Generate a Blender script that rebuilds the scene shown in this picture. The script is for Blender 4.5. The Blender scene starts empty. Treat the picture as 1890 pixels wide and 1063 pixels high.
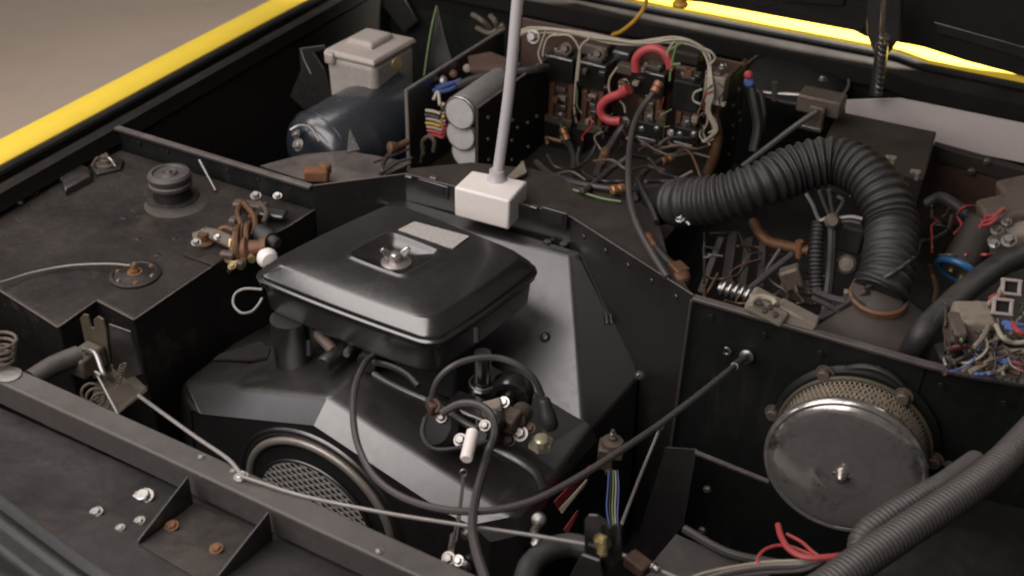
import bpy, math, random
from mathutils import Vector, Matrix
random.seed(7)
S = bpy.context.scene
COL = S.collection
R = math.radians

# ------------------------------------------------------------------ camera
FPX = 1950.0
yaw, pitch, roll = R(-27.45), R(33.88), R(1.46)
CAM = Vector((0, 0, 0.8))
fw = Vector((math.sin(yaw)*math.cos(pitch), math.cos(yaw)*math.cos(pitch), -math.sin(pitch)))
r0 = Vector((math.cos(yaw), -math.sin(yaw), 0)); u0 = r0.cross(fw)
RT = r0*math.cos(roll) + u0*math.sin(roll)
UP = -r0*math.sin(roll) + u0*math.cos(roll)
cd = bpy.data.cameras.new('camera'); cam = bpy.data.objects.new('camera', cd); COL.objects.link(cam)
cd.lens = 36*FPX/1890; cd.sensor_width = 36; cd.clip_start = 0.02; cd.clip_end = 200
m = Matrix((RT, UP, -fw)).transposed().to_4x4(); m.translation = CAM; cam.matrix_world = m
cd.dof.use_dof = True; cd.dof.focus_distance = 1.42; cd.dof.aperture_fstop = 5.0
S.camera = cam

# ------------------------------------------------------------------ world, lamps, exposure
w = bpy.data.worlds.new('World'); S.world = w; w.use_nodes = True
bg = w.node_tree.nodes['Background']; bg.inputs[0].default_value = (1.0, 0.93, 0.90, 1); bg.inputs[1].default_value = 0.085
def area(name, loc, d, ux, sx, sy, power, col=(1, .95, .92)):
    """rectangular lamp at loc shining along d, its sx side lying along ux"""
    l = bpy.data.lights.new(name, 'AREA'); l.shape = 'RECTANGLE'; l.size = sx; l.size_y = sy; l.energy = power; l.color = col
    o = bpy.data.objects.new(name, l); COL.objects.link(o)
    z = -Vector(d).normalized(); x = Vector(ux); x = (x-z*x.dot(z)).normalized(); y = z.cross(x)
    mm = Matrix((x, y, z)).transposed().to_4x4(); mm.translation = Vector(loc); o.matrix_world = mm; return o
area('front_softbox', (-1.25, -.28, 1.30), (0, .52, -.86), (1, 0, 0), 2.0, 1.95, 52, (1, .93, .90))
area('overhead_fill', (-2.0, 1.45, 2.3), (0, 0, -1), (1, 0, 0), 1.2, 1.2, 15, (1, .94, .91))  # unseen fill, added above the left fender to lift its yellow
area('chamfer_fill', (-2.7, -.15, .62), (1, .42, -.22), (0, 1, 0), 1.1, .55, 5, (.94, .92, 1))  # dim unseen fill, added low at left to brighten the housing chamfer
area('floor_fill', (-3.3, .9, 2.3), (.0, .55, -1), (1, 0, 0), 1.2, 1.2, 20, (1, .92, .86))  # unseen fill, added to brighten the floor beyond the fender
area('rear_lamp', (-.1, 2.36, 1.05), (0, -.08, -1), (1, 0, 0), 1.4, .2, 130, (1, .97, .9))
S.view_settings.view_transform = 'Standard'; S.view_settings.look = 'None'
S.view_settings.exposure = 0.0; S.view_settings.gamma = 1.0
S.render.engine = 'CYCLES'; S.cycles.filter_width = 2.0

# ------------------------------------------------------------------ picture point -> point in the bay
def ray(px, py): return fw + RT*((px-945)/FPX) - UP*((py-531.5)/FPX)
def P(px, py, z=0.0): d = ray(px, py); return CAM + d*((z-CAM.z)/d.z)
def PY(px, py, y): d = ray(px, py); return CAM + d*(y/d.y)
def PX(px, py, x): d = ray(px, py); return CAM + d*(x/d.x)

# ------------------------------------------------------------------ materials
def nm(name):
    m = bpy.data.materials.new(name); m.use_nodes = True
    nt = m.node_tree; return m, nt, nt.nodes['Principled BSDF']
def N(nt, t, **k):
    n = nt.nodes.new(t)
    for a, b in k.items():
        if a in n.inputs: n.inputs[a].default_value = b
        else: setattr(n, a, b)
    return n
def mixc(nt, fac, a, b):
    n = nt.nodes.new('ShaderNodeMix'); n.data_type = 'RGBA'
    for s, v in ((0, fac), (6, a), (7, b)):
        if isinstance(v, bpy.types.NodeSocket): nt.links.new(v, n.inputs[s])
        else: n.inputs[s].default_value = v if s == 0 else (*v, 1)
    return n.outputs[2]
def ramp(nt, src, p0, p1, c0=(0, 0, 0, 1), c1=(1, 1, 1, 1)):
    r = nt.nodes.new('ShaderNodeValToRGB'); r.color_ramp.elements[0].position = p0; r.color_ramp.elements[1].position = p1
    r.color_ramp.elements[0].color = c0; r.color_ramp.elements[1].color = c1
    nt.links.new(src, r.inputs[0]); return r.outputs[0]
def mth(nt, op, a, b=0.0):
    n = nt.nodes.new('ShaderNodeMath'); n.operation = op
    for i, v in enumerate((a, b)):
        if isinstance(v, bpy.types.NodeSocket): nt.links.new(v, n.inputs[i])
        else: n.inputs[i].default_value = v
    return n.outputs[0]
def paint(name, col, rough=.4, metal=0.0, dust=.5, dcol=(.13, .105, .088), grime=.0, gcol=(.10, .045, .02), scale=9.0, bump=.15, spec=.5, ior=1.5, coat=0.0, speck=.35, rvar=.25, cv=.14):
    """painted / bare surface with settled dust on its upward faces, blotches, fine specks, rust or oil patches"""
    m, nt, b = nm(name); L = nt.links
    tc = N(nt, 'ShaderNodeTexCoord'); co = tc.outputs['Object']
    n1 = N(nt, 'ShaderNodeTexNoise', Scale=scale, Detail=8.0, Roughness=.65); L.new(co, n1.inputs['Vector'])
    n2 = N(nt, 'ShaderNodeTexNoise', Scale=scale*9, Detail=5.0, Roughness=.7); L.new(co, n2.inputs['Vector'])
    n3 = N(nt, 'ShaderNodeTexNoise', Scale=190.0, Detail=3.0, Roughness=.6); L.new(co, n3.inputs['Vector'])
    g = N(nt, 'ShaderNodeNewGeometry'); sp = N(nt, 'ShaderNodeSeparateXYZ'); L.new(g.outputs['Normal'], sp.inputs[0])
    upf = ramp(nt, sp.outputs[2], .35, .95)
    base = mixc(nt, ramp(nt, n2.outputs[0], .3, .75), [c*(1-cv) for c in col], [min(1, c*(1+cv)) for c in col])
    c = base
    dm = mth(nt, 'MULTIPLY', mth(nt, 'ADD', mth(nt, 'MULTIPLY', upf, .85), .12), ramp(nt, n1.outputs[0], .30, .68))
    dm = mth(nt, 'MULTIPLY', dm, mth(nt, 'ADD', mth(nt, 'MULTIPLY', n2.outputs[0], .9), .45))
    dm = mth(nt, 'MULTIPLY', dm, dust)
    c = mixc(nt, dm, c, dcol)
    if speck:
        s = mth(nt, 'MULTIPLY', mth(nt, 'MULTIPLY', ramp(nt, n3.outputs[0], .66, .73), ramp(nt, n1.outputs[0], .4, .6)), speck)
        c = mixc(nt, s, c, [x*1.9 for x in dcol])
    if grime:
        n4 = N(nt, 'ShaderNodeTexNoise', Scale=scale*1.7, Detail=9.0, Roughness=.72); mp = N(nt, 'ShaderNodeMapping'); mp.inputs['Location'].default_value = (3.1, 7.7, 1.3)
        L.new(co, mp.inputs[0]); L.new(mp.outputs[0], n4.inputs['Vector'])
        c = mixc(nt, mth(nt, 'MULTIPLY', ramp(nt, n4.outputs[0], .62-grime*.22, .72-grime*.12), .85), c, gcol)
    L.new(c, b.inputs['Base Color'])
    b.inputs['Metallic'].default_value = metal
    b.inputs['Specular IOR Level'].default_value = spec; b.inputs['IOR'].default_value = ior
    rr = mth(nt, 'ADD', mth(nt, 'MULTIPLY', dm, .45), mth(nt, 'ADD', rough-rvar*.5, mth(nt, 'MULTIPLY', n2.outputs[0], rvar)))
    L.new(rr, b.inputs['Roughness'])
    if coat: b.inputs['Coat Weight'].default_value = coat; b.inputs['Coat Roughness'].default_value = .08
    if bump:
        bp = N(nt, 'ShaderNodeBump', Strength=bump, Distance=.002); L.new(mth(nt, 'ADD', n2.outputs[0], mth(nt, 'MULTIPLY', n3.outputs[0], .4)), bp.inputs['Height']); L.new(bp.outputs[0], b.inputs['Normal'])
    return m
M = {}
M['yellow'] = paint('yellow_car_paint', (.92, .66, .06), .42, dust=.08, speck=.05, bump=.0, coat=.0, rvar=.06, cv=.02)
M['gutter'] = paint('dusty_black_gutter_paint', (.010, .009, .008), .75, spec=.12, dust=.45, dcol=(.06, .05, .045), speck=.2)
M['seal'] = paint('black_rubber_seal', (.010, .010, .010), .75, spec=.25, dust=.2)
M['bay'] = paint('black_bay_paint', (.006, .0075, .007), .5, dust=.4, spec=.35, dcol=(.055, .045, .038), speck=.25, scale=6)
def streaks(m, col, amt):
    nt = m.node_tree; L = nt.links; b = nt.nodes['Principled BSDF']; src = b.inputs['Base Color'].links[0].from_socket
    g = N(nt, 'ShaderNodeNewGeometry'); mp = N(nt, 'ShaderNodeMapping'); mp.inputs['Scale'].default_value = (26, 26, 3.5); L.new(g.outputs['Position'], mp.inputs[0])
    n = N(nt, 'ShaderNodeTexNoise', Scale=1.0, Detail=6.0, Roughness=.6); L.new(mp.outputs[0], n.inputs['Vector'])
    n2 = N(nt, 'ShaderNodeTexNoise', Scale=5.0, Detail=4.0); L.new(g.outputs['Position'], n2.inputs['Vector'])
    f = mth(nt, 'MULTIPLY', mth(nt, 'MULTIPLY', ramp(nt, n.outputs[0], .48, .72), ramp(nt, n2.outputs[0], .42, .62)), amt)
    L.new(mixc(nt, f, src, col), b.inputs['Base Color'])
M['bay_edge'] = paint('worn_black_flange_paint', (.045, .038, .036), .42, dust=.9, dcol=(.19, .16, .145), speck=.3)
M['tank'] = paint('dusty_black_tank_paint', (.009, .008, .0075), .46, spec=.35, dust=.42, dcol=(.085, .066, .054), grime=.22, gcol=(.055, .036, .026), scale=8, speck=.8, bump=.35)
M['sheet'] = paint('satin_black_sheet_metal', (.014, .0125, .012), .32, dust=.22, dcol=(.08, .068, .062), speck=.35, spec=1.0, ior=1.66, rvar=.12, bump=.08)
M['gloss'] = paint('gloss_black_enamel', (.012, .011, .0105), .2, dust=.18, dcol=(.075, .065, .058), speck=.3, spec=1.0, ior=1.6, bump=.04, coat=.2, rvar=.12)
M['beam'] = paint('dusty_black_beam_paint', (.05, .045, .042), .42, dust=.7, dcol=(.13, .115, .105), grime=.06, speck=.5, bump=.2)
M['plate'] = paint('worn_grey_black_plate', (.024, .022, .022), .42, dust=.6, dcol=(.075, .067, .064), grime=.08, speck=.5, bump=.2)
M['rustplate'] = paint('rust_specked_black_plate', (.026, .023, .021), .5, dust=.7, dcol=(.10, .082, .07), grime=.18, gcol=(.09, .045, .025), speck=.7, bump=.35)
M['bumper'] = paint('satin_black_bumper', (.012, .0115, .0115), .38, dust=.3, dcol=(.07, .064, .06))
M['rust'] = paint('rusty_steel', (.20, .085, .035), .7, dust=.4, dcol=(.12, .09, .07), grime=.5, gcol=(.07, .03, .015), bump=.6, scale=40)
M['rustb'] = paint('brown_rusted_copper', (.17, .085, .045), .5, metal=.5, dust=.4, grime=.35, gcol=(.09, .04, .02), bump=.5, scale=40)
M['copper'] = paint('copper_lug', (.38, .18, .09), .42, metal=.6, dust=.4, bump=.2, scale=40)
M['brass'] = paint('yellow_passivated_brass', (.40, .32, .15), .4, metal=.75, dust=.3, bump=.2, scale=40)
M['steel'] = paint('dull_steel', (.34, .32, .305), .32, metal=.9, dust=.4, bump=.2, scale=30)
M['zinc'] = paint('bright_zinc', (.44, .42, .40), .25, metal=.9, dust=.15, bump=.15, scale=40)
M['cad'] = paint('yellow_zinc_nut', (.62, .56, .40), .3, metal=.6, dust=.1, bump=.1, scale=40)
M['chrome'] = paint('dulled_chrome', (.62, .58, .55), .12, metal=.84, dust=.8, dcol=(.17, .145, .13), grime=.3, gcol=(.10, .085, .072), scale=11, bump=.05, rvar=.14, speck=.5)
M['rubber'] = paint('black_hose_rubber', (.018, .017, .017), .5, dust=.55, dcol=(.12, .11, .105), speck=.1, scale=20)
M['conduit'] = paint('grey_corrugated_plastic', (.06, .054, .052), .42, dust=.4, dcol=(.14, .12, .11), speck=.1, scale=20)
M['cable'] = paint('dark_grey_cable', (.055, .050, .050), .42, dust=.3, speck=.1, scale=30)
M['cableb'] = paint('black_cable', (.022, .021, .021), .42, dust=.35, speck=.15, scale=30)
M['rod'] = paint('grey_steel_wire', (.30, .28, .265), .4, metal=.5, dust=.4, scale=30)
M['red'] = paint('red_cable_insulation', (.42, .058, .065), .42, dust=.3, dcol=(.3, .12, .1), bump=.1, speck=.1)
M['redwire'] = paint('thin_red_wire', (.38, .05, .05), .45, dust=.25, bump=.0, speck=.1)
M['blue'] = paint('blue_wire', (.07, .12, .32), .45, dust=.15, bump=0, speck=.1)
M['cream'] = paint('cream_wire', (.36, .32, .25), .5, dust=.3, dcol=(.2, .16, .12), bump=0, speck=.1)
M['green'] = paint('green_wire', (.16, .24, .10), .5, dust=.2, bump=0, speck=.1)
M['orange'] = paint('ochre_wire', (.45, .24, .03), .45, dust=.1, bump=0, speck=.1)
M['white'] = paint('white_plastic', (.80, .74, .70), .45, dust=.05, bump=.03, speck=.12, cv=.03, rvar=.05)
M['rodwhite'] = paint('translucent_grey_plastic_rod', (.45, .43, .44), .3, dust=.1, bump=.03, speck=.1, cv=.03, rvar=.05)
M['bottle'] = paint('milky_plastic', (.36, .325, .295), .38, dust=.25, dcol=(.25, .2, .16), bump=.03, speck=.1)
for _k in ('bottle',): _b = M[_k].node_tree.nodes['Principled BSDF']; _b.inputs['Subsurface Weight'].default_value = .6; _b.inputs['Subsurface Radius'].default_value = (.03, .025, .02); _b.inputs['Subsurface Scale'].default_value = .6
M['bottlelid'] = paint('milky_plastic_lid', (.38, .335, .305), .45, dust=.3, dcol=(.25, .2, .16), bump=.03, speck=.1)
M['brownboard'] = paint('brown_laminate_board', (.075, .042, .032), .5, dust=.5, dcol=(.13, .09, .07), grime=.2, scale=15)
M['redbrown'] = paint('red_brown_rusty_panel', (.065, .032, .022), .6, dust=.35, dcol=(.1, .07, .05), grime=.5, gcol=(.035, .02, .015), scale=20)
M['darkbrown'] = paint('dark_brown_dusty_cover', (.018, .014, .011), .6, dust=.6, dcol=(.062, .048, .038), scale=15, speck=.5)
M['greytin'] = paint('pale_grey_metal_panel', (.55, .49, .475), .38, metal=.0, dust=.3, dcol=(.25, .2, .18), scale=5, bump=.05, speck=.05, cv=.03, rvar=.05)
M['alu'] = paint('grey_aluminium_can', (.38, .37, .36), .4, metal=.6, dust=.35, dcol=(.2, .17, .15), speck=.1)
M['cardgrey'] = paint('pale_grey_end_disc', (.44, .42, .41), .6, dust=.2, speck=.1)
M['olive'] = paint('tarnished_olive_metal', (.105, .09, .062), .45, metal=.4, dust=.5, grime=.3, gcol=(.10, .055, .025), scale=25, bump=.3)
M['dirtymetal'] = paint('dirty_brown_cast_metal', (.13, .105, .085), .5, metal=.4, dust=.5, grime=.35, scale=30, bump=.4)
M['beige'] = paint('dirty_beige_plastic', (.24, .205, .165), .55, dust=.4, dcol=(.16, .12, .09), grime=.15, scale=30)
M['clearbag'] = paint('blue_black_polished_shell', (.022, .026, .033), .26, dust=.06, speck=.1, spec=1.0, coat=.25, bump=.06, rvar=.06)
M['bluecan'] = paint('blue_plastic_ring', (.03, .13, .30), .35, dust=.15, speck=.1)
M['paper'] = paint('tan_filter_paper', (.42, .34, .24), .8, dust=.2, bump=.1)
M['meshwire'] = paint('tan_grey_expanded_metal', (.50, .43, .34), .4, metal=.5, dust=.2, speck=0, bump=0)
M['silver'] = paint('silver_grey_expanded_metal', (.55, .52, .49), .35, metal=.4, dust=.1, speck=0, bump=0)
M['meshdark'] = paint('grey_expanded_metal', (.30, .27, .25), .4, metal=.5, dust=.2, speck=0, bump=0)
M['ring'] = paint('dull_alloy_ring', (.42, .38, .34), .36, metal=.5, dust=.3, scale=20)
M['lid'] = paint('dark_lid_underside', (.008, .0075, .007), .6, dust=.1, speck=.1, scale=4)
M['foam'] = paint('orange_brown_foam', (.20, .085, .04), .9, dust=.3, grime=.3, bump=.9, scale=40)
M['conebrown'] = paint('dusty_brown_black_rubber', (.055, .044, .037), .6, dust=.7, dcol=(.10, .08, .068), scale=12, speck=.3)
M['void'] = paint('matte_near_black', (.006, .006, .006), .8, dust=.1, speck=0, bump=0)  # even near-black for the floor pan, slots and recesses

streaks(M['bay'], (.05, .042, .036), .6); streaks(M['sheet'], (.06, .05, .044), .35)
def floor_mat():
    m, nt, b = nm('beige_workshop_floor'); L = nt.links
    tc = N(nt, 'ShaderNodeTexCoord')
    n1 = N(nt, 'ShaderNodeTexNoise', Scale=1.1, Detail=6.0); L.new(tc.outputs['Object'], n1.inputs['Vector'])
    n2 = N(nt, 'ShaderNodeTexNoise', Scale=60.0, Detail=6.0); L.new(tc.outputs['Object'], n2.inputs['Vector'])
    n3 = N(nt, 'ShaderNodeTexNoise', Scale=4.5, Detail=8.0, Roughness=.7); L.new(tc.outputs['Object'], n3.inputs['Vector'])
    c = mixc(nt, n1.outputs[0], (.37, .29, .235), (.50, .405, .345)); c = mixc(nt, mth(nt, 'MULTIPLY', ramp(nt, n3.outputs[0], .5, .7), .35), c, (.33, .27, .22)); c = mixc(nt, mth(nt, 'MULTIPLY', n2.outputs[0], .25), c, (.34, .28, .23))
    L.new(c, b.inputs['Base Color']); b.inputs['Roughness'].default_value = .55; return m
M['floor'] = floor_mat()
def label_mat():
    m, nt, b = nm('printed_metal_label'); L = nt.links
    tc = N(nt, 'ShaderNodeTexCoord'); mp = N(nt, 'ShaderNodeMapping'); mp.inputs['Scale'].default_value = (110, 230, 1); L.new(tc.outputs['UV'], mp.inputs[0])
    mp.inputs['Scale'].default_value = (16, 7, 1)
    n = N(nt, 'ShaderNodeTexNoise', Scale=1.0, Detail=4.0, Roughness=.8); mp2 = N(nt, 'ShaderNodeMapping'); mp2.inputs['Scale'].default_value = (26, 9, 1); L.new(tc.outputs['UV'], mp2.inputs[0]); L.new(mp2.outputs[0], n.inputs['Vector'])
    sp = N(nt, 'ShaderNodeSeparateXYZ'); L.new(mp.outputs[0], sp.inputs[0])
    line = mth(nt, 'GREATER_THAN', mth(nt, 'FRACT', sp.outputs[1]), .45)
    txt = mth(nt, 'MULTIPLY', line, ramp(nt, n.outputs[0], .45, .55))
    L.new(mixc(nt, mth(nt, 'MULTIPLY', txt, .55), (.52, .49, .46), (.16, .15, .14)), b.inputs['Base Color']); b.inputs['Roughness'].default_value = .45; b.inputs['Metallic'].default_value = .2
    return m
M['label'] = label_mat()

# ------------------------------------------------------------------ geometry
def catmull(pts, n=8):
    pts = [Vector(p) for p in pts]
    if len(pts) < 3:
        return [pts[0].lerp(pts[1], i/n) for i in range(n+1)]
    q = [pts[0]*2-pts[1]] + pts + [pts[-1]*2-pts[-2]]; out = []
    for i in range(1, len(q)-2):
        a, b, c, d = q[i-1:i+3]
        for k in range(n):
            t = k/n
            out.append(.5*((2*b)+(c-a)*t+(2*a-5*b+4*c-d)*t*t+(-a+3*b-3*c+d)*t**3))
    out.append(pts[-1]); return out
def resample(pts, step):
    acc = [0.0]
    for a, b in zip(pts, pts[1:]): acc.append(acc[-1]+(b-a).length)
    n = max(2, int(acc[-1]/step)); out = []; j = 0
    for i in range(n+1):
        s = acc[-1]*i/n
        while j < len(acc)-2 and acc[j+1] < s: j += 1
        d = acc[j+1]-acc[j]; out.append(pts[j].lerp(pts[j+1], (s-acc[j])/d if d else 0))
    return out
class G:
    def __init__(s): s.v = []; s.f = []; s.uv = None
    def add(s, vs, fs):
        k = len(s.v); s.v += [Vector(v) for v in vs]; s.f += [tuple(i+k for i in f) for f in fs]; return s
    def box(s, c, d, ax=None):
        c = Vector(c); X, Y, Z = ax if ax else (Vector((1, 0, 0)), Vector((0, 1, 0)), Vector((0, 0, 1)))
        vs = [c + X*(d[0]/2*a) + Y*(d[1]/2*b) + Z*(d[2]/2*e) for e in (-1, 1) for b in (-1, 1) for a in (-1, 1)]
        return s.add(vs, [(0, 2, 3, 1), (4, 5, 7, 6), (0, 1, 5, 4), (2, 6, 7, 3), (0, 4, 6, 2), (1, 3, 7, 5)])
    def fbox(s, x0, y0, x1, y1, y, dep):
        """box whose front face (plane y) spans the given picture rectangle"""
        a = PY(x0, (y0+y1)/2, y); b = PY(x1, (y0+y1)/2, y); t = PY((x0+x1)/2, y0, y); u = PY((x0+x1)/2, y1, y)
        return s.box(((a.x+b.x)/2, y+dep/2, (t.z+u.z)/2), (abs(b.x-a.x), dep, abs(t.z-u.z)))
    def prism(s, pts, vec):
        n = len(pts); vec = Vector(vec); a = [Vector(p) for p in pts]; b = [p+vec for p in a]
        nrm = Vector((0, 0, 0))
        for i in range(n): nrm += (a[i]-a[0]).cross(a[(i+1) % n]-a[0])
        fl = nrm.dot(vec) > 0
        f0 = tuple(range(n)); f1 = tuple(range(n, 2*n)); sides = [(i, (i+1) % n, n+(i+1) % n, n+i) for i in range(n)]
        if fl: fs = [f0[::-1], f1] + sides
        else: fs = [f0, f1[::-1]] + [q[::-1] for q in sides]
        return s.add(a+b, fs)
    def loft(s, rings, close=True, cap=True):
        n = len(rings[0]); vs = [p for r in rings for p in r]; fs = []
        for i in range(len(rings)-1):
            for j in range(n if close else n-1):
                a = i*n+j; b = i*n+(j+1) % n; fs.append((a, b, b+n, a+n))
        if cap: fs += [tuple(range(n))[::-1], tuple(range((len(rings)-1)*n, len(rings)*n))]
        return s.add(vs, fs)
    def tube(s, pts, r, seg=8, cap=True, smooth=6, rfun=None, step=None, flat=1.0):
        pts = catmull(pts, smooth) if smooth else [Vector(p) for p in pts]
        if step: pts = resample(pts, step)
        t = (pts[1]-pts[0]).normalized(); n = t.orthogonal().normalized(); rings = []; acc = 0
        for i, p in enumerate(pts):
            a = pts[max(0, i-1)]; b = pts[min(len(pts)-1, i+1)]; t2 = (b-a).normalized() if (b-a).length > 1e-9 else t
            n = (n - t2*n.dot(t2)).normalized(); bn = t2.cross(n); t = t2
            if i: acc += (p-pts[i-1]).length
            rr = rfun(acc) if rfun else r
            rings.append([p + n*(math.cos(2*math.pi*k/seg)*rr) + bn*(math.sin(2*math.pi*k/seg)*rr*flat) for k in range(seg)])
        return s.loft(rings, True, cap)
    def lathe(s, o, axis, prof, seg=24, cap=True):
        o = Vector(o); a = Vector(axis).normalized(); n = a.orthogonal().normalized(); b = a.cross(n)
        return s.loft([[o + a*h + n*(math.cos(2*math.pi*k/seg)*r) + b*(math.sin(2*math.pi*k/seg)*r) for k in range(seg)] for r, h in prof], True, cap)
    def cyl(s, p0, p1, r, seg=16, r2=None):
        p0 = Vector(p0); p1 = Vector(p1); return s.lathe(p0, p1-p0, [(r, 0), (r if r2 is None else r2, (p1-p0).length)], seg)
    def torus(s, o, axis, R_, r_, seg=28, t=8, a0=0, a1=2*math.pi):
        a = Vector(axis).normalized(); n = a.orthogonal().normalized(); b = a.cross(n); o = Vector(o)
        full = abs(a1-a0-2*math.pi) < 1e-6; rings = []
        for i in range(seg+1):
            th = a0+(a1-a0)*i/seg; d = n*math.cos(th)+b*math.sin(th)
            rings.append([o + d*(R_+r_*math.cos(2*math.pi*k/t)) + a*(r_*math.sin(2*math.pi*k/t)) for k in range(t)])
        return s.loft(rings, True, not full)
WL = {}
def obj(name, g, mat, parent=None, smooth=True, bevel=0.0, label=None, cat=None, group=None, kind=None, ang=35, seg=2):
    c = sum(g.v, Vector())/len(g.v)
    if parent is None: c.z = min(v.z for v in g.v)
    me = bpy.data.meshes.new(name); me.from_pydata([v-c for v in g.v], [], g.f); me.update()
    me.materials.append(M[mat] if isinstance(mat, str) else mat)
    if smooth:
        me.shade_smooth(); me.set_sharp_from_angle(angle=R(ang))
    o = bpy.data.objects.new(name, me); COL.objects.link(o)
    if parent is not None: o.parent = parent; o.location = c-WL[parent.name]
    else: o.location = c
    WL[o.name] = c
    if bevel:
        b = o.modifiers.new('bevel', 'BEVEL'); b.width = bevel; b.segments = seg; b.limit_method = 'ANGLE'; b.angle_limit = R(32); b.use_clamp_overlap = True
    return tag(o, label, cat, group, kind)
def tag(o, label=None, cat=None, group=None, kind=None):
    if label: o['label'] = label
    if cat: o['category'] = cat
    if group: o['group'] = group
    if kind: o['kind'] = kind
    return o
def thing(name, loc, label, cat, group=None):
    o = bpy.data.objects.new(name, None); COL.objects.link(o); o.empty_display_size = .03; o.location = loc; WL[o.name] = Vector(loc)
    return tag(o, label, cat, group)
def bolt(p, axis, r, h=None, mat='steel', parent=None, name='bolt', hexh=True, label=None):
    h = h or r*.8; g = G(); g.lathe(p, axis, [(r*1.45, 0), (r*1.45, r*.2)], 14); a = Vector(axis).normalized()
    g.lathe(Vector(p)+a*(r*.2), axis, [(r, 0), (r, h*.8), (r*.82, h)], 6 if hexh else 12)
    return obj(name, g, mat, parent, ang=30, label=label)
def wire(name, pts, r, mat, label=None, cat='cable', group=None, parent=None, seg=8, z=0.0, **k):
    q = [p if isinstance(p, Vector) else P(*p) if len(p) == 3 else P(p[0], p[1], z) for p in pts]
    return obj(name, G().tube(q, r, seg), mat, parent, label=label, cat=None if parent else cat, group=group)
X, Y, Z = Vector((1, 0, 0)), Vector((0, 1, 0)), Vector((0, 0, 1))

# ================================================================== THE SETTING
g = G(); g.box((0, 0, -.765), (60, 60, .03)); obj('floor', g, 'floor', kind='structure')

# ------------------------------------------------------------------ car body round the bay
car = thing('car_body', (-.7, 1.2, -.75), 'yellow car body with black painted engine bay, gutters, bulkhead and front crossbeam', 'car')
def railx(y): return -1.428 - .078*(y-.955) - .012*max(0, (y-1.2))*(2.1-y)
def rail_loft(prof, y0=.2, y1=2.35, n=24, close=False):
    g = G(); rings = []
    for i in range(n+1):
        y = y0+(y1-y0)*i/n; rings.append([Vector((railx(y)+dx, y, z)) for dx, z in prof])
    return g.loft(rings, close, False)
obj('fender', rail_loft([(.0, -.01), (.0, .001), (-.004, .005), (-.03, .010), (-.06, .007), (-.078, -.003), (-.094, -.03), (-.11, -.10), (-.12, -.34), (-.10, -.6)]), 'yellow', car, label='yellow left fender edge beside the bay')
obj('rubber_seal', rail_loft([(.011+.0085*math.cos(a), -.004+.0085*math.sin(a)) for a in [k*math.pi/5 for k in range(10)]], close=True), 'seal', car)
obj('gutter', rail_loft([(.0, -.02), (.02, -.017), (.030, -.011), (.046, -.010), (.050, -.012), (.060, -.011), (.0615, -.004), (.0645, -.004), (.066, -.018), (.069, -.03), (.060, -.034), (.064, -.042), (.071, -.5)]), 'gutter', car, label='black gutter channel and inner wing on the left')
def cowl_y(x):
    if x < -.262: return 2.168
    if x < -.20: t = (x+.262)/.062; return 2.168-.028*(3*t*t-2*t**3)
    return 2.140-.03*(x+.2)
def cowl_loft(prof, x0=-1.55, x1=.6, n=70, close=False):
    g = G(); rings = []
    for i in range(n+1):
        x = x0+(x1-x0)*i/n; rings.append([Vector((x, cowl_y(x)+dy, z)) for dy, z in prof])
    return g.loft(rings, close, False)
obj('rear_panel', cowl_loft([(0, .018), (0, .029), (.004, .033), (.03, .035), (.12, .035), (.3, .03), (.6, .0), (.8, -.2)]), 'yellow', car, label='bright yellow body panel behind the bay')
obj('rubber_seal', cowl_loft([(-.008+.008*math.cos(a), .016+.008*math.sin(a)) for a in [k*math.pi/5 for k in range(10)]], close=True), 'seal', car)
obj('cowl_channel', cowl_loft([(0, .012), (-.014, .008), (-.026, .007), (-.036, .004), (-.045, .002), (-.06, .000), (-.074, .001), (-.075, .008), (-.079, .008), (-.081, -.01), (-.082, -.025), (-.066, -.03), (-.064, -.07), (-.03, -.09), (-.02, -.5)]), 'gutter', car, label='black ribbed gutter channel along the back')
# rear wall, floor, side
g = G(); g.box((-.6, 2.11, -.3), (2.2, .01, .5)); obj('rear_wall', g, 'bay', car)
g = G(); g.box((-.55, 1.15, -.52), (2.0, 2.2, .02)); obj('floor_pan', g, 'void', car)
g = G(); g.box((.40, 1.2, -.26), (.01, 2.2, .5)); obj('inner_wing', g, 'bay', car)
g = G(); g.box((-.55, .16, -.30), (2.0, .01, .5)); obj('nose_panel', g, 'bay', car)
# bulkhead
plan = [(-1.378, 1.157), (-.959, 1.155), (-.855, 1.263), (-.563, 1.273), (-.328, 1.166), (-.023, 1.172), (.03, 1.178), (.088, 1.193), (.39, 1.24)]
for i in range(len(plan)-1):
    if i in (5, 6): continue
    a = plan[i]; b = plan[i+1 if i != 4 else i+1]
    pts = [(a[0], a[1], -.002), (b[0], b[1], -.002), (b[0], b[1], -.5), (a[0], a[1], -.5)]
    if i == 7: pts[0] = (plan[5][0], plan[5][1]+.003, -.002); pts[3] = (plan[5][0], plan[5][1]+.003, -.5)
    obj('bulkhead_panel', G().prism(pts, (0, .003, 0)), 'bay' if i in (0, 4, 7) else 'sheet', car, smooth=False)
def flange(pts, wd, name='bulkhead_flange', mat='bay_edge', t=.006, wv=None):
    g = G(); rings = []
    for i, p in enumerate(pts):
        a = Vector(pts[max(0, i-1)]); b = Vector(pts[min(len(pts)-1, i+1)]); t_ = (b-a).normalized(); n = Vector((t_.y, -t_.x, 0))
        p = Vector(p); rings.append([p+n*wd, p, p-Z*t, p+n*wd-Z*t])
    g.loft(rings, True, True); return obj(name, g, mat, car, bevel=.0015)
flange([(x, y+.004, .0) for x, y in plan[:2]], .0125)
flange([(x, y+.004, .0) for x, y in plan[4:]], .0125)
flange([(x, y+.002, .0) for x, y in plan[1:5]], .003, 'bulkhead_rim', t=.002)
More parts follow.
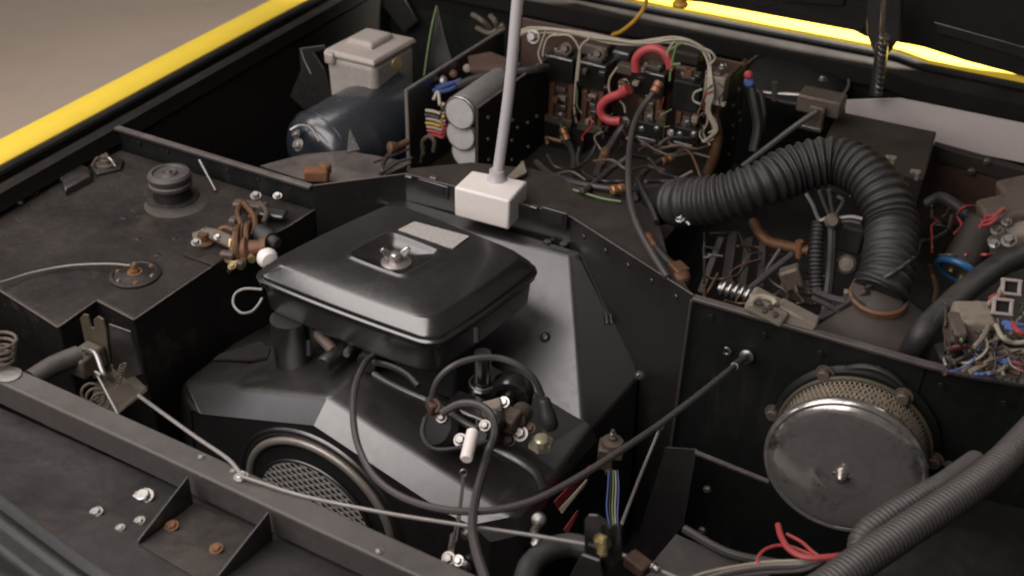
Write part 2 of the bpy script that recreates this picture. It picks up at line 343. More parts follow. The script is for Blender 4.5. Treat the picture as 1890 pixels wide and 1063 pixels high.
# tabs and slots on the recessed part of the rim
for (x0, y0, x1, y1, yy) in ((772, 338, 826, 362, 1.262), (998, 388, 1046, 418, 1.262)):
    g = G(); g.fbox(x0, y0, x1, y1, yy, .004); tb = obj('rim_tab', g, 'sheet', car, bevel=.001)
    g = G(); g.fbox(x0+8, y0+6, x1-8, y1-6, yy-.0015, .003); obj('slot', g, 'void', tb, smooth=False)
for px, py in ((755, 326), (800, 328), (986, 382), (1030, 392)):
    g = G(); g.box(P(px, py, .002)+Vector((0, 0, 0)), (.012, .008, .003)); obj('clip', g, 'steel', car, bevel=.0008)
# corner post edge where the recess meets the right bulkhead
g = G(); a = Vector((-.328, 1.158, -.004)); b = Vector((-.328, 1.158, -.5)); g.tube([a, b], .0022, 8); obj('corner_seam', g, 'bay_edge', car)
def seam(pts, r=.0012, mat='bay_edge', name='panel_seam'): return obj(name, G().tube([Vector(p) for p in pts], r, 6, smooth=3), mat, car)
for k in range(9):
    x = -.30+.075*k; y = 1.1655+.006*max(0, (x+.02)/.1)
    obj('spot_weld', G().lathe(Vector((x, 1.1640 if x < 0 else 1.1700+.10*max(0, x-.02), -.026-.002*(k % 3))), -Y, [(.0042, 0), (.0034, .0005), (.002, .0002)], 14), 'bay', car)
for k in range(6):
    x = -1.33+.065*k; obj('spot_weld', G().lathe(Vector((x, 1.154, -.020)), -Y, [(.0040, 0), (.0034, .0005), (.002, .0002)], 12), 'bay', car)
for k in range(5):
    a = Vector(plan[3]).to_3d().lerp(Vector(plan[4]).to_3d(), .12+.19*k); n = Vector((-.42, -.91, 0)); obj('spot_weld', G().lathe(a+n*.0015+Z*-.020, n, [(.0042, 0), (.0034, .0006), (.002, .0002)], 12), 'sheet', car)
# crossbeam
bx = [(-1.32, .612), (-.963, .607), (-.75, .606), (-.524, .603), (-.364, .602), (-.2, .602)]
def beam_ring(x, yb):
    return [Vector((x, yb, 0)), Vector((x, yb-.027, 0.0)), Vector((x, yb-.029, -.002)), Vector((x, yb-.030, -.036)), Vector((x, yb-.026, -.037)), Vector((x, yb-.024, -.006)), Vector((x, yb-.002, -.006)), Vector((x, yb-.002, -.03)), Vector((x, yb, -.03))]
g = G(); g.loft([beam_ring(x, y) for x, y in bx], True, True); obj('front_crossbeam', g, 'beam', car, bevel=.001)
for px, py in ((432, 868), (494, 894), (700, 1016), (372, 842)): bolt(P(px, py, .0005), Z, .003, .0015, 'steel', car, 'rivet', False)
# front plate with folded strips, brackets, bumper
def Pl(px, py):   # point on the plate plane, sloping down to the front
    z = -.045
    for _ in range(6): q = P(px, py, z); z = -.045 - (q.y-.577)*.36
    return q
pl = [Pl(0, 752), Pl(26, 763), Pl(313, 892), Pl(560, 1003), Pl(760, 1093), Pl(600, 1300), Pl(420, 1180), Pl(300, 1112), Pl(196, 1053), Pl(100, 985), Pl(0, 912), Pl(-160, 800), Pl(-160, 680)]
obj('nose_plate', G().prism(pl, (0, 0, -.003)), 'plate', car, smooth=False, bevel=.0008)
for k, (x0, y0) in enumerate(((38, 760), (95, 790), (160, 818), (205, 838), (270, 865), (540, 990), (610, 1022))):
    a = Pl(x0, y0); g = G(); g.box(a+Vector((0, .004, .002)), (.018 if k % 2 else .028, .010, .004)); obj('plate_tab', g, 'plate', car, bevel=.001)
def bracket(p0, p1, h, lab):
    a = P(*p0, -.002); b = P(*p1, -.002)
    zz = lambda q: -.045 - (q.y-.577)*.36
    pts = [b, a, Vector((a.x, a.y, zz(a)+.001)), Vector((b.x, b.y, zz(b)+.001))]
    br = obj('nose_bracket', G().prism(pts, (.0022, 0, 0)), 'sheet', car, smooth=False, bevel=.0006, label=lab)
    return a, b
a1, b1 = bracket((253, 996), (345, 878), .04, 'upright steel bracket left of the rusty plate')
a2, b2 = bracket((396, 1066), (494, 943), .04, 'upright steel bracket right of the rusty plate')
q0 = [b1+Vector((.003, -.002, 0)), b2+Vector((-.001, -.002, 0)), a2+Vector((-.001, -.008, 0)), (a1+a2)/2+Vector((.0, -.004, 0)), a1+Vector((.003, 0, 0))]
q0 = [Vector((q.x, q.y, -.0425-(q.y-.577)*.36)) for q in q0]
obj('bracket_plate', G().prism(q0, (0, 0, -.002)), 'rustplate', car, smooth=False, bevel=.0006, label='rust specked plate between the two nose brackets')
for px, py, r, mt, lb in ((265, 918, .0078, 'zinc', 'large pale bolt on the nose plate'), (178, 946, .0048, 'steel', None), (222, 975, .0034, 'steel', None), (258, 962, .0040, 'steel', None), (318, 976, .0052, 'rust', 'rusty bolt in the bracket plate'), (400, 1018, .0048, 'rust', 'rusty bolt in the bracket plate')):
    bolt(Pl(px, py)+Vector((0, 0, .001 if px < 300 else .0045)), (0, -.1, 1), r, r*.55, mt, car, 'bolt', px != 265, lb)
# bumper: long black rolls and grooves along the very front
fp = [Pl(-160, 800), Pl(0, 912), Pl(100, 985), Pl(196, 1053), Pl(300, 1112), Pl(420, 1180)]
prof = [(0, .001), (-.004, -.004), (-.010, -.006), (-.014, .004), (-.022, .009), (-.030, .006), (-.034, -.010), (-.040, -.013), (-.046, -.008), (-.060, -.001), (-.075, -.004), (-.086, -.018), (-.094, -.030), (-.11, -.03), (-.125, -.05), (-.13, -.2)]
rings = []
for i, p in enumerate(catmull(fp, 5)):
    t_ = (fp[3]-fp[1]).normalized(); n = Vector((-t_.y, t_.x, 0)).normalized()
    if n.y < 0: n = -n
    rings.append([p + n*d + Z*z for d, z in prof])
obj('bumper', G().loft(rings, False, False), 'bumper', car, ang=80, label='black rolled bumper lip at the very front')

# lower right: side shelf, inclined floor plates
def quad(name, pts, mat, th=(0, 0, -.003), parent=None, **k): return obj(name, G().prism(pts, th), mat, parent or car, smooth=False, **k)
quad('side_plate', [PY(1228, 826, 1.10), PY(1286, 830, 1.10), PY(1262, 968, 1.10), PY(1200, 1040, 1.10), PY(1150, 1075, 1.10)], 'plate', (0, .003, 0), label='dusty brown side plate beside the corner seam')
quad('shelf_edge', [P(1283, 829, -.20), P(1420, 884, -.20), P(1418, 890, -.20), P(1282, 836, -.20)], 'bay_edge')
quad('chassis_slope', [P(1248, 985, -.25), P(1335, 1022, -.25), P(1480, 1090, -.25), P(1150, 1110, -.25), P(1185, 1060, -.25)], 'beam')
g = G(); g.tube([P(1262, 975, -.24), P(1345, 1020, -.24), P(1440, 1040, -.24)], .006, 8); obj('chassis_flange', g, 'beam', car)
quad('inner_wing_plate', [P(1600, 1000, -.2), P(1760, 860, -.2), P(1900, 790, -.2), P(1980, 1000, -.2), P(1800, 1120, -.2), P(1560, 1110, -.2)], 'bay')
for px, py in ((1305, 902), (1296, 977)): bolt(PY(px, py, 1.09), (0, -1, .2), .004, None, 'steel', car, 'screw')

# ------------------------------------------------------------------ raised lid over the back of the bay
hood = thing('raised_lid', (-.3, 2.13, .05), 'raised black lid underside filling the top right corner', 'car lid')
LY = 2.13
pts = [PY(1066, -2, LY), PY(1200, -4, LY), PY(1340, 10, LY), PY(1475, 27, LY), PY(1570, 54, LY), PY(1597, 68, LY), PY(1665, 80, LY), PY(1706, 88, LY), PY(1780, 112, LY), PY(1895, 143, LY), PY(2100, 195, LY)]
up = [Vector((p.x+(p.x+.3)*.9, 1.93, 1.55)) for p in pts]
g = G(); g.loft([[p for p in pts], [q for q in up]], False, False); g2 = [Vector(v)+Vector((0, .012, .003)) for v in g.v]; n_ = len(g.v)
g.add(g2, [f[::-1] for f in g.f])
k = len(pts)
for i in range(k-1): g.f.append((i, i+1, n_+i+1, n_+i))
obj('lid_panel', g, 'lid', hood, smooth=False)
def onlid(px, py, off=.0):
    p = PY(px, py, LY); y = LY - .20*(max(0, p.z-.05))/1.5 - .006-off; return PY(px, py, y)
quad('lid_rib', [onlid(1722, 40), onlid(1895, 88), onlid(1895, 112), onlid(1730, 62)], 'sheet', (0, .004, 0), hood, bevel=.003)
quad('lid_rib', [onlid(1440, -6), onlid(1560, -6), onlid(1556, 12), onlid(1446, 4)], 'sheet', (0, .004, 0), hood, bevel=.003)
quad('lid_rib', [onlid(1270, -10), onlid(1290, 4), onlid(1590, 60), onlid(1592, 50), onlid(1380, 2)], 'sheet', (0, .003, 0), hood)
hg = thing('hinge', PY(1632, 170, 1.98), 'black hinge arm with coil spring crossing the bright yellow strip', None)
hg.parent = hood; hg.location = WL['hinge']-WL['raised_lid']
quad('hinge_cover', [PY(1598, -12, 2.0), PY(1664, -12, 2.0), PY(1660, 72, 2.0), PY(1642, 98, 2.0), PY(1612, 96, 2.0), PY(1600, 68, 2.0)], 'sheet', (0, .03, 0), hg, bevel=.003)
obj('hinge_arm', G().tube([PY(1628, 80, 1.985), PY(1624, 120, 1.98), PY(1616, 176, 1.97)], .012, 10), 'sheet', hg)
obj('damper_rod', G().tube([PY(1632, -10, 1.96), PY(1630, 45, 1.96), PY(1628, 80, 1.965)], .005, 10), 'steel', hg)
sp = []; a = PY(1630, 62, 1.955); b = PY(1622, 172, 1.955)
for i in range(90):
    t = i/89; c = a.lerp(b, t); th = t*2*math.pi*11; sp.append(c+Vector((math.cos(th)*.006, math.sin(th)*.006, 0)))
obj('coil_spring', G().tube(sp, .0013, 6, smooth=1), 'steel', hg)

# ================================================================== FUEL TANK (left)
TZ = -.04
tk = thing('fuel_tank', (-1.15, .95, -.35), 'flat topped dusty black fuel tank with notched front edge and round cap', 'fuel tank')
c = [Vector((-1.372, .776, TZ)), P(0, 535, TZ), P(107, 603, TZ), P(179, 553, TZ), P(247, 589, TZ), P(393, 490, TZ), Vector((-.958, 1.09, TZ)), Vector((-.955, 1.150, TZ)), Vector((-1.372, 1.150, TZ))]
obj('tank_shell', G().prism(c, (0, 0, -.30)), 'tank', tk, bevel=.004, seg=3, smooth=False)
for i_ in range(1, 7):
    a_ = c[i_]; b_ = c[i_+1]; L_ = (b_-a_).length
    obj('worn_edge_highlight', G().tube([a_.lerp(b_, t)+Z*(-.0012+.0004*math.sin(t*40)) for t in [q/6 for q in range(7)]], .0016, 6), 'bay_edge', tk)  # pale tubes: worn paint plus an edge highlight put into the colour
for px, py in ((300, 372), (352, 380), (330, 392)): pass
o = P(320, 366, TZ); K = 1.06
cap = obj('rust_halo', G().lathe(P(326, 374, TZ), Z, [(.050, .0002), (.047, .0012), (.030, .0016)], 40), 'rustplate', tk, label='rusty ring of bare metal round the filler neck')
obj('filler_neck', G().lathe(o, Z, [(a_*K, b_*K) for a_, b_ in [(.040, 0), (.038, .003), (.029, .004), (.027, .016), (.026, .024)]], 32), 'tank', tk)
obj('filler_cap', G().lathe(o+Z*.022, Z, [(a_*K*.98, b_*K*1.25) for a_, b_ in [(.028, 0), (.0325, .002), (.033, .006), (.030, .008), (.0325, .011), (.033, .016), (.030, .019), (.025, .0195), (.023, .017), (.014, .017), (.011, .020), (.006, .019), (.004, .0215), (0.0005, .022)]], 36), 'beam', tk, label='stacked round black filler cap')
o = P(250, 508, TZ)
s_ = obj('sender_flange', G().lathe(o, Z, [(.036, 0), (.036, .003), (.031, .0045), (.029, .003), (.024, .003), (.021, .005), (.0005, .006)], 36), 'tank', tk, label='round sender flange with rusty centre nut')
for k in range(6):
    a = k*math.pi/3+.3; bolt(o+Vector((math.cos(a)*.0265, math.sin(a)*.0265, .003)), Z, .0028, .002, 'rust' if k % 2 else 'steel', s_, 'screw', False)
bolt(o+Z*.005, Z, .0075, .005, 'rust', s_, 'nut'); bolt(o+Z*.010, Z, .0045, .008, 'rust', s_, 'terminal', False)
wire('sender_wire', [P(-60, 530, TZ+.02), P(0, 521, TZ+.010), P(60, 503, TZ+.006), P(130, 490, TZ+.006), P(200, 487, TZ+.012), P(240, 490, TZ+.014)], .0016, 'rod', 'thin grey wire running left from the round sender on the tank')
def pad(pts, h=.008, mat='tank', name='raised_pad', **k):
    q = [P(x, y, TZ) for x, y in pts]; c_ = sum(q, Vector())/len(q)
    g = G(); g.loft([[p for p in q], [p+Z*h*.7 for p in q], [p.lerp(c_, .10)+Z*h for p in q]], True, True)
    return obj(name, g, mat, tk, bevel=.0015, **k)
pad([(98, 330), (120, 345), (172, 328), (168, 318), (140, 308), (110, 312)], .010)
pad([(165, 310), (178, 326), (225, 316), (230, 300), (205, 290), (172, 294)], .006)
pad([(38, 350), (42, 372), (72, 362), (80, 345), (60, 340)], .008)
pad([(115, 350), (122, 362), (172, 336), (168, 328)], .012, 'sheet')
for px, py in ((90, 308), (36, 374)): bolt(P(px, py, TZ+.004), Z, .005, .004, 'steel', tk, 'bolt')
o = P(196, 305, TZ+.006); sk = obj('outlet_union', G().lathe(o, Z, [(.016, 0), (.016, .004), (.011, .005), (.010, .012), (.0065, .013), (.0065, .018)], 20), 'dirtymetal', tk)
for k in range(3):
    a = k*2.1; obj('outlet_pipe', G().tube([o+Z*.012, o+Z*.016+Vector((math.cos(a)*.012, math.sin(a)*.012, 0)), o+Vector((math.cos(a)*.022, math.sin(a)*.022, .004))], .0022, 6), ('steel', 'rustb', 'dirtymetal')[k], sk)
for k, (px, py) in enumerate(((190, 420), (228, 402), (245, 388), (178, 448), (255, 440), (322, 440), (60, 380), (290, 470))):
    g = G(); q = P(px, py, TZ)
    k_ = .5+.7*((k*37) % 10)/10; n = 9; g.loft([[q+Vector((math.cos(a)*r_*(1+.3*math.sin(a*3+k)), math.sin(a)*r_*.8, h)) for a in [j*2*math.pi/n for j in range(n)]] for r_, h in ((.006*k_, 0), (.0045*k_, .0009), (.001, .0012))]); obj('paint_blister', g, 'tank', tk)
# strut from tank back to bulkhead
wire('support_rod', [P(368, 296, -.006), P(398, 352, TZ+.004)], .0024, 'steel', 'short pale rod from the bulkhead rim down onto the fuel tank behind the cap', 'rod')

# ------------------------------------------------------------------ rusty fuel tap and regulator
ft = thing('fuel_tap', P(450, 470, TZ), 'rust stained brass fuel tap assembly clamped beside the air cleaner', 'valve')
def at(px, py, z): return P(px, py, z)
g = G(); g.box(at(385, 468, TZ+.002), (.060, .045, .003)); obj('mount_plate', g, 'tank', ft, bevel=.001)
g = G(); q = at(378, 452, TZ+.002); g.lathe(q, Z, [(.014, 0), (.015, .006), (.010, .010), (.008, .020)], 14); obj('stud', g, 'rustb', ft)
bolt(at(380, 428, TZ+.016), Z, .006, .005, 'zinc', ft, 'nut')
g = G(); g.tube([at(358, 440, TZ+.012), at(390, 432, TZ+.018), at(425, 446, TZ+.016), at(452, 452, TZ+.012)], .010, 10, flat=.55); obj('clamp_strap', g, 'dirtymetal', ft)
g = G(); g.torus(at(444, 452, TZ+.012), Vector((.9, .5, .1)), .026, .0055, 26, 8); obj('clamp_ring', g, 'rustb', ft, label='rust brown clamp ring')
g = G(); g.torus(at(462, 440, TZ+.015), Vector((.9, .5, .1)), .022, .0045, 26, 8); obj('clamp_ring', g, 'rustb', ft)
g = G(); g.lathe(at(432, 462, TZ+.008), Vector((.9, .45, .15)), [(.017, 0), (.020, .008), (.020, .022), (.013, .026), (.012, .040), (.016, .042), (.016, .052)], 20); obj('valve_body', g, 'rustb', ft)
g = G(); g.lathe(at(476, 430, TZ+.020), Vector((.9, -.25, .05)), [(.013, 0), (.0145, .002), (.0145, .030), (.012, .034), (.009, .035), (.009, .047), (.006, .050)], 20); obj('solenoid', g, 'rubber', ft, label='short black cylinder on the tap')
g = G(); g.lathe(at(455, 458, TZ+.006), Vector((.75, -.55, -.02)), [(.0065, 0), (.0065, .012), (.0085, .013), (.0085, .021), (.006, .022), (.006, .034)], 12); obj('brass_nipple', g, 'brass', ft)
g = G(); g.lathe(at(488, 470, TZ+.008), Vector((.85, -.45, .0)), [(.006, 0), (.013, .003), (.0155, .009), (.0155, .014), (.012, .021), (.004, .023)], 22); obj('white_knob', g, 'white', ft)
for (px, py, a, b, c_, mt) in ((462, 378, .055, .018, .008, 'dirtymetal'), (500, 394, .050, .024, .008, 'sheet'), (432, 412, .012, .016, .020, 'dirtymetal'), (470, 408, .016, .014, .026, 'rustb'), (446, 488, .010, .014, .014, 'olive'), (420, 470, .022, .012, .010, 'dirtymetal')):
    g = G(); g.box(at(px, py, TZ+.012), (a, b, c_), (Vector((.95, .3, 0)), Vector((-.3, .95, 0)), Z)); obj('bracket_piece', g, mt, ft, bevel=.003)
for k, pts in enumerate(([(448, 372, .02), (438, 392, .03), (444, 415, .032), (436, 440, .025)], [(480, 375, .015), (492, 392, .022), (486, 412, .02)], [(400, 428, .012), (416, 420, .018), (432, 426, .02)], [(416, 478, .0), (432, 486, .004), (452, 480, .004)])):
    obj('small_pipe', G().tube([at(a, b, TZ+z) for a, b, z in pts], .0042, 8), ('rustb', 'dirtymetal', 'rustb', 'brass')[k], ft)
obj('hex_union', G().lathe(at(425, 452, TZ+.012), Vector((.9, .45, .1)), [(.011, 0), (.012, .001), (.012, .009), (.011, .010)], 6), 'brass', ft)
obj('flange_disc', G().lathe(at(450, 446, TZ+.012), Vector((.9, .5, .1)), [(.024, 0), (.027, .001), (.027, .004), (.022, .006), (.012, .007)], 26), 'rustb', ft)
for (px, py, r, mt) in ((472, 362, .006, 'steel'), (512, 362, .005, 'zinc'), (440, 395, .004, 'dirtymetal'), (402, 438, .004, 'zinc'), (428, 492, .004, 'brass'), (362, 448, .005, 'steel')):
    bolt(at(px, py, TZ+.02), Vector((.2, -.3, 1)), r, r*.9, mt, ft, 'bolt')
g = G(); g.tube([at(428, 490, TZ), at(424, 500, TZ-.02), at(427, 500, TZ-.03)], .004, 8); obj('drain', g, 'brass', ft)
obj('link_pipe', G().tube([at(450, 375, TZ+.03), at(468, 398, TZ+.032), at(470, 420, TZ+.03), at(455, 440, TZ+.02)], .0045, 8), 'rustb', ft)
lp = [P(484, 534, -.03), P(452, 533, -.03), P(434, 543, -.035), P(431, 562, -.04), P(445, 577, -.045), P(464, 575, -.045), P(477, 562, -.04), P(484, 550, -.035)]
wire('wire_loop', lp, .0020, 'rod', 'thin grey wire bent into a loop left of the air cleaner', 'wire')

# ------------------------------------------------------------------ bracket, spring and pipe in front of the tank
lb = thing('latch_bracket', P(190, 720, -.05), 'tarnished latch bracket with upright hooked plate below the tank notch', 'bracket')
def strip(name, pix, y, mat, parent, th=.003, **k): return obj(name, G().prism([PY(a, b, y) for a, b in pix], (0, th, 0)), mat, parent, smooth=False, **k)
strip('hook_plate', [(147, 588), (153, 580), (162, 582), (168, 604), (174, 606), (172, 590), (180, 584), (190, 590), (196, 612), (204, 690), (172, 700), (158, 640)], .705, 'olive', lb, bevel=.001)
strip('side_plate', [(200, 598), (240, 612), (262, 690), (232, 700), (208, 680)], .70, 'sheet', lb, bevel=.001)
quad('base_plate', [P(188, 674, -.06), P(222, 668, -.06), P(270, 713, -.06), P(206, 762, -.06), P(168, 735, -.06)], 'olive', (0, 0, -.003), lb, bevel=.001)
quad('base_lip', [P(206, 762, -.06), P(270, 713, -.06), P(270, 722, -.065), P(206, 774, -.065)], 'beige', (0, .0015, 0), lb)
g = G(); g.box(P(160, 664, -.03), (.030, .040, .03)); obj('hinge_block', g, 'dirtymetal', lb, bevel=.004)
g = G(); g.tube([P(155, 645, -.01), P(176, 652, -.005), P(192, 690, -.02), P(215, 706, -.04)], .0035, 8); obj('lever', g, 'steel', lb)
sp = []; a = P(228, 672, -.02); b = P(215, 712, -.04)
for i in range(60):
    t = i/59; q = a.lerp(b, t); th = t*2*math.pi*8; sp.append(q+Vector((math.cos(th)*.004, math.sin(th)*.004, 0)))
obj('spring', G().tube(sp, .0008, 6, smooth=1), 'dirtymetal', lb)
pp = obj('crossbeam_pipe', G().tube([P(58, 700, -.016), P(100, 674, -.016), P(146, 655, -.016)], .0125, 18), 'beam', lb, label='short dark round pipe behind the crossbeam')
obj('wire_prop', G().tube([P(218, 765, -.02), P(184, 700, .0), P(176, 686, .01), P(186, 692, .01)], .0016, 8), 'rod', lb)
for k in range(3):
    g = G(); g.torus(P(168+k*9, 724+k*9, -.045), Vector((.7, -.5, .4)), .011, .0018, 22, 6); obj('coil', g, 'dirtymetal', lb)
cs = thing('coil_spring', P(6, 655, 0), 'wire coil spring at the far left edge above the crossbeam', 'spring')
for k in range(4):
    g = G(); g.torus(P(2, 628+k*11, .025-k*.006), Vector((.1, .1, 1)), .017-.0006*k, .0022, 26, 8); obj('coil', g, 'dirtymetal', cs)
obj('spring_seat', G().lathe(P(18, 693, .0), Z, [(.014, 0), (.014, .002), (.008, .003), (.006, .003)], 20), 'steel', cs)
obj('release_rod', G().tube([P(256, 730, -.03), P(300, 762, -.012), P(360, 805, -.003), P(420, 846, .004), P(444, 873, .004)], .0024, 10), 'rod', None, label='long thin bonnet release rod from the latch bracket to the crossbeam eyelet', cat='rod')
wire('release_cable', [P(444, 878, .006), P(480, 890, .004), P(560, 915, .002), P(700, 944, .0), P(850, 968, .0), P(980, 987, .0), P(1082, 1004, .0)], .0022, 'rod', 'thin grey release wire stretched along the crossbeam toward the right latch')
bolt(P(445, 880, .001), Z, .0055, .004, 'zinc', car, 'eyelet_screw', False)

# ================================================================== ENGINE: fan housing and tower
en = thing('engine', (-.68, .95, -.5), 'engine under black sheet metal cooling shrouds with round fan grille', 'engine')
YT, YF = .835, .805
top = [(-.955, -.30), (-.940, -.142), (-.923, -.131), (-.673, -.057), (-.432, -.123), (-.395, -.137), (-.365, -.19), (-.36, -.36)]
top = [PY(330, 800, YT), PY(332, 716, YT), PY(341, 703, YT), PY(605, 732, YT), PY(915, 932, YT), PY(950, 952, YT), PY(968, 985, YT), PY(960, 1100, YT)]
frt = [PY(360, 850, YF), PY(352, 752, YF), PY(372, 764, YF), PY(579, 785, YF), PY(822, 946, YF), PY(870, 968, YF), PY(905, 1000, YF), PY(900, 1110, YF)]
def onplane(px, py, a, b, c):
    n = (b-a).cross(c-a); d = ray(px, py); return CAM+d*((a-CAM).dot(n)/d.dot(n))
frt[2] = onplane(372, 764, top[2], top[3], frt[3]); frt[4] = onplane(822, 946, top[3], top[4], frt[3])
bk = [Vector((p.x, .94, p.z)) for p in top]
bk[5] += Vector((.01, 0, -.01))
bk2 = [Vector((p.x, 1.06, p.z-.02)) for p in top]
g = G(); g.loft([frt, top, bk, bk2], False, False)
obj('fan_housing', g, 'sheet', en, bevel=.007, seg=4, smooth=False)
# front wall of the housing
g = G(); g.prism([p+Vector((0, .0015, 0)) for p in frt] + [Vector((frt[-1].x, YF+.0015, -.5)), Vector((frt[0].x, YF+.0015, -.5))], (0, .002, 0)); obj('housing_front', g, 'sheet', en, smooth=False)
# fan intake: rings and expanded metal
FC = Vector((-.710, YF, -.280))
obj('intake_lip', G().lathe(FC+Y*.001, -Y, [(.141, 0), (.139, .004), (.135, .005), (.130, .002), (.129, .0)], 64, cap=False), 'sheet', en, ang=80)
obj('intake_ring', G().lathe(FC, -Y, [(.126, .0), (.126, .003), (.124, .006), (.117, .006), (.115, .003), (.114, -.03)], 64, cap=False), 'ring', en, ang=60, label='pale alloy ring round the fan intake')
g = G(); g.lathe(FC-Y*.001, -Y, [(.1135, 0), (.1135, .0008)], 48); obj('fan_recess', g, 'void', en)
g = G(); RR = .093
for sgn in (1, -1):
    for k in range(-30, 31):
        off = k*.0098; d = Vector((math.cos(R(32)*sgn), 0, math.sin(R(32)*sgn))); n = Vector((-d.z, 0, d.x))
        if abs(off) >= RR: continue
        h = math.sqrt(RR*RR-off*off); a = FC-Y*(.010 if sgn > 0 else .0112)+n*off
        g.box(a, (2*h, .0012, .0032), (d, Y, n))
obj('fan_grille', g, 'silver', en, smooth=False, kind='stuff', label='expanded metal mesh over the fan')
obj('grille_rim', G().torus(FC-Y*.010, -Y, .0935, .0025, 56, 8), 'sheet', en)
# tower (blower cover)
tz = -.05
A_ = P(708, 392, tz); B_ = P(1046, 466, tz); C_ = P(1110, 474, tz+.0); D_ = P(700, 352, tz)
f0 = Vector((-.86, 1.05, -.205)); f1 = PY(1078, 812, 1.045)
rb = PY(1172, 640, 1.15); rb2 = PY(1182, 694, 1.15)
bl = Vector((-.87, 1.262, tz)); br_ = Vector((-.505, 1.262, tz))
g = G()
vs = [P(705, 385, tz), P(1042, 466, tz), Vector((-.515, 1.262, tz)), Vector((-.88, 1.262, tz)), f0, f1, Vector((-.40, 1.16, -.20)), Vector((-.88, 1.2, -.22)),
      Vector((f1.x, f1.y, -.5)), Vector((-.38, 1.16, -.5)), Vector((-.86, 1.02, -.5))]
vs[0] = P(700, 385, tz); vs[1] = P(1054, 470, tz); vs[6] = PY(1182, 694, 1.20)
_n = (vs[5]-vs[1]).cross(vs[6]-vs[1]); _d = ray(1114, 492); vs[2] = CAM+_d*((vs[1]-CAM).dot(_n)/_d.dot(_n))
vs.append(Vector((-.535, 1.266, tz)))   # 11
vs.append(P(1000, 457, tz+.0)); vs.append(PY(962, 806, 1.02))   # 12, 13: crease that splits the front face
g.add(vs, [(0, 12, 1, 11, 3), (0, 4, 13, 12), (12, 13, 5, 1), (1, 5, 6, 2), (1, 2, 11), (0, 3, 7, 4), (5, 8, 9, 6), (4, 10, 8, 5, 13), (2, 6, 11)])
obj('blower_cover', g, 'sheet', en, bevel=.011, seg=5, smooth=False, label='tall tapering blower cover with pale sheen')
# pressed centre rib, dimple and screws on the cover
def onface(px, py, off=0.0):
    n = (vs[13]-vs[1]).cross(vs[5]-vs[1]).normalized()
    if n.dot(CAM-vs[1]) < 0: n = -n
    d = ray(px, py); t = (vs[1]-CAM).dot(n)/d.dot(n); return CAM+d*t+n*off
a_, b_, c_, d_ = (996, 478), (1040, 482), (1066, 800), (985, 802)
nn = (onface(992, 480, 1)-onface(992, 480, 0))
p = onface(1006, 622, .0); obj('dimple_screw', G().lathe(p, nn, [(.0085, 0), (.0075, .002), (.0055, .0005), (.004, .003), (.001, .0035)], 20), 'sheet', en)
for px, py in ((1010, 448), (1040, 452), (1022, 440)):
    obj('cover_screw', G().lathe(P(px, py, tz), Z, [(.007, 0), (.006, .003), (.002, .0035)], 14), 'sheet', en)
nr = (vs[5]-vs[1]).cross(vs[6]-vs[1]).normalized(); nr = -nr if nr.dot(CAM-vs[1]) < 0 else nr
def onside(px, py, off=0.0):
    d = ray(px, py); t = (vs[1]-CAM).dot(nr)/d.dot(nr); return CAM+d*t+nr*off
for k in range(3):
    obj('side_slot', G().tube([onside(1117+k*8, 580, .002), onside(1119+k*8, 598, .002)], .0018, 6), 'bay_edge', en)
obj('side_seam', G().tube([onside(1118, 522, .003), onside(1147, 596, .003)], .0011, 6), 'steel', en)
obj('side_seam', G().tube([onside(1147, 596, .003), onside(1180, 690, .003)], .0012, 6), 'void', en)
bolt(PY(1181, 692, 1.11), (.3, -1, .2), .005, None, 'steel', en, 'clip_screw')
# top ledge lip next to bulkhead, with spring clip
g = G(); g.tube([P(700, 368, tz+.004), P(712, 352, tz+.010), P(740, 345, tz+.012), P(756, 347, tz+.01)], .004, 8); obj('cover_handle', g, 'sheet', en)
g = G(); g.tube([P(742, 352, tz+.004), P(860, 392, tz+.002), P(990, 424, tz+.002), P(1085, 452, tz+.002)], .0022, 8); obj('cover_lip', g, 'bay_edge', en)
# air duct pipe between housing and air cleaner
o = P(549, 716, -.178)
obj('support_tube', G().lathe(o, Z, [(.0300, -.006), (.0290, .002), (.0265, .004), (.0265, .125)], 36), 'sheet', en, label='black vertical tube under the air cleaner')
g = G(); g.prism([P(392, 662, -.10), P(405, 652, -.10), P(480, 628, -.08), P(500, 640, -.08), P(494, 660, -.09), P(462, 664, -.10)], (0, 0, -.006)); obj('duct_lip', g, 'gutter', en, bevel=.002, seg=3)
# carburettor parts under the air cleaner, dark
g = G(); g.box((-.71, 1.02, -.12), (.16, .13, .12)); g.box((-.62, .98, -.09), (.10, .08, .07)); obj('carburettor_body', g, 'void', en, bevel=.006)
for (px, py, z, r, h, ax, mt) in ((620, 655, -.08, .012, .03, (0, -1, .1), 'sheet'), (600, 630, -.07, .008, .025, (1, -.5, 0), 'dirtymetal'), (690, 655, -.08, .016, .025, (.2, -1, .1), 'bay'), (650, 640, -.07, .006, .02, (.2, -1, .1), 'steel')):
    obj('carburettor_boss', G().lathe(P(px, py, z), ax, [(r, -.02), (r, h*.8), (r*.8, h)], 18), mt, en)

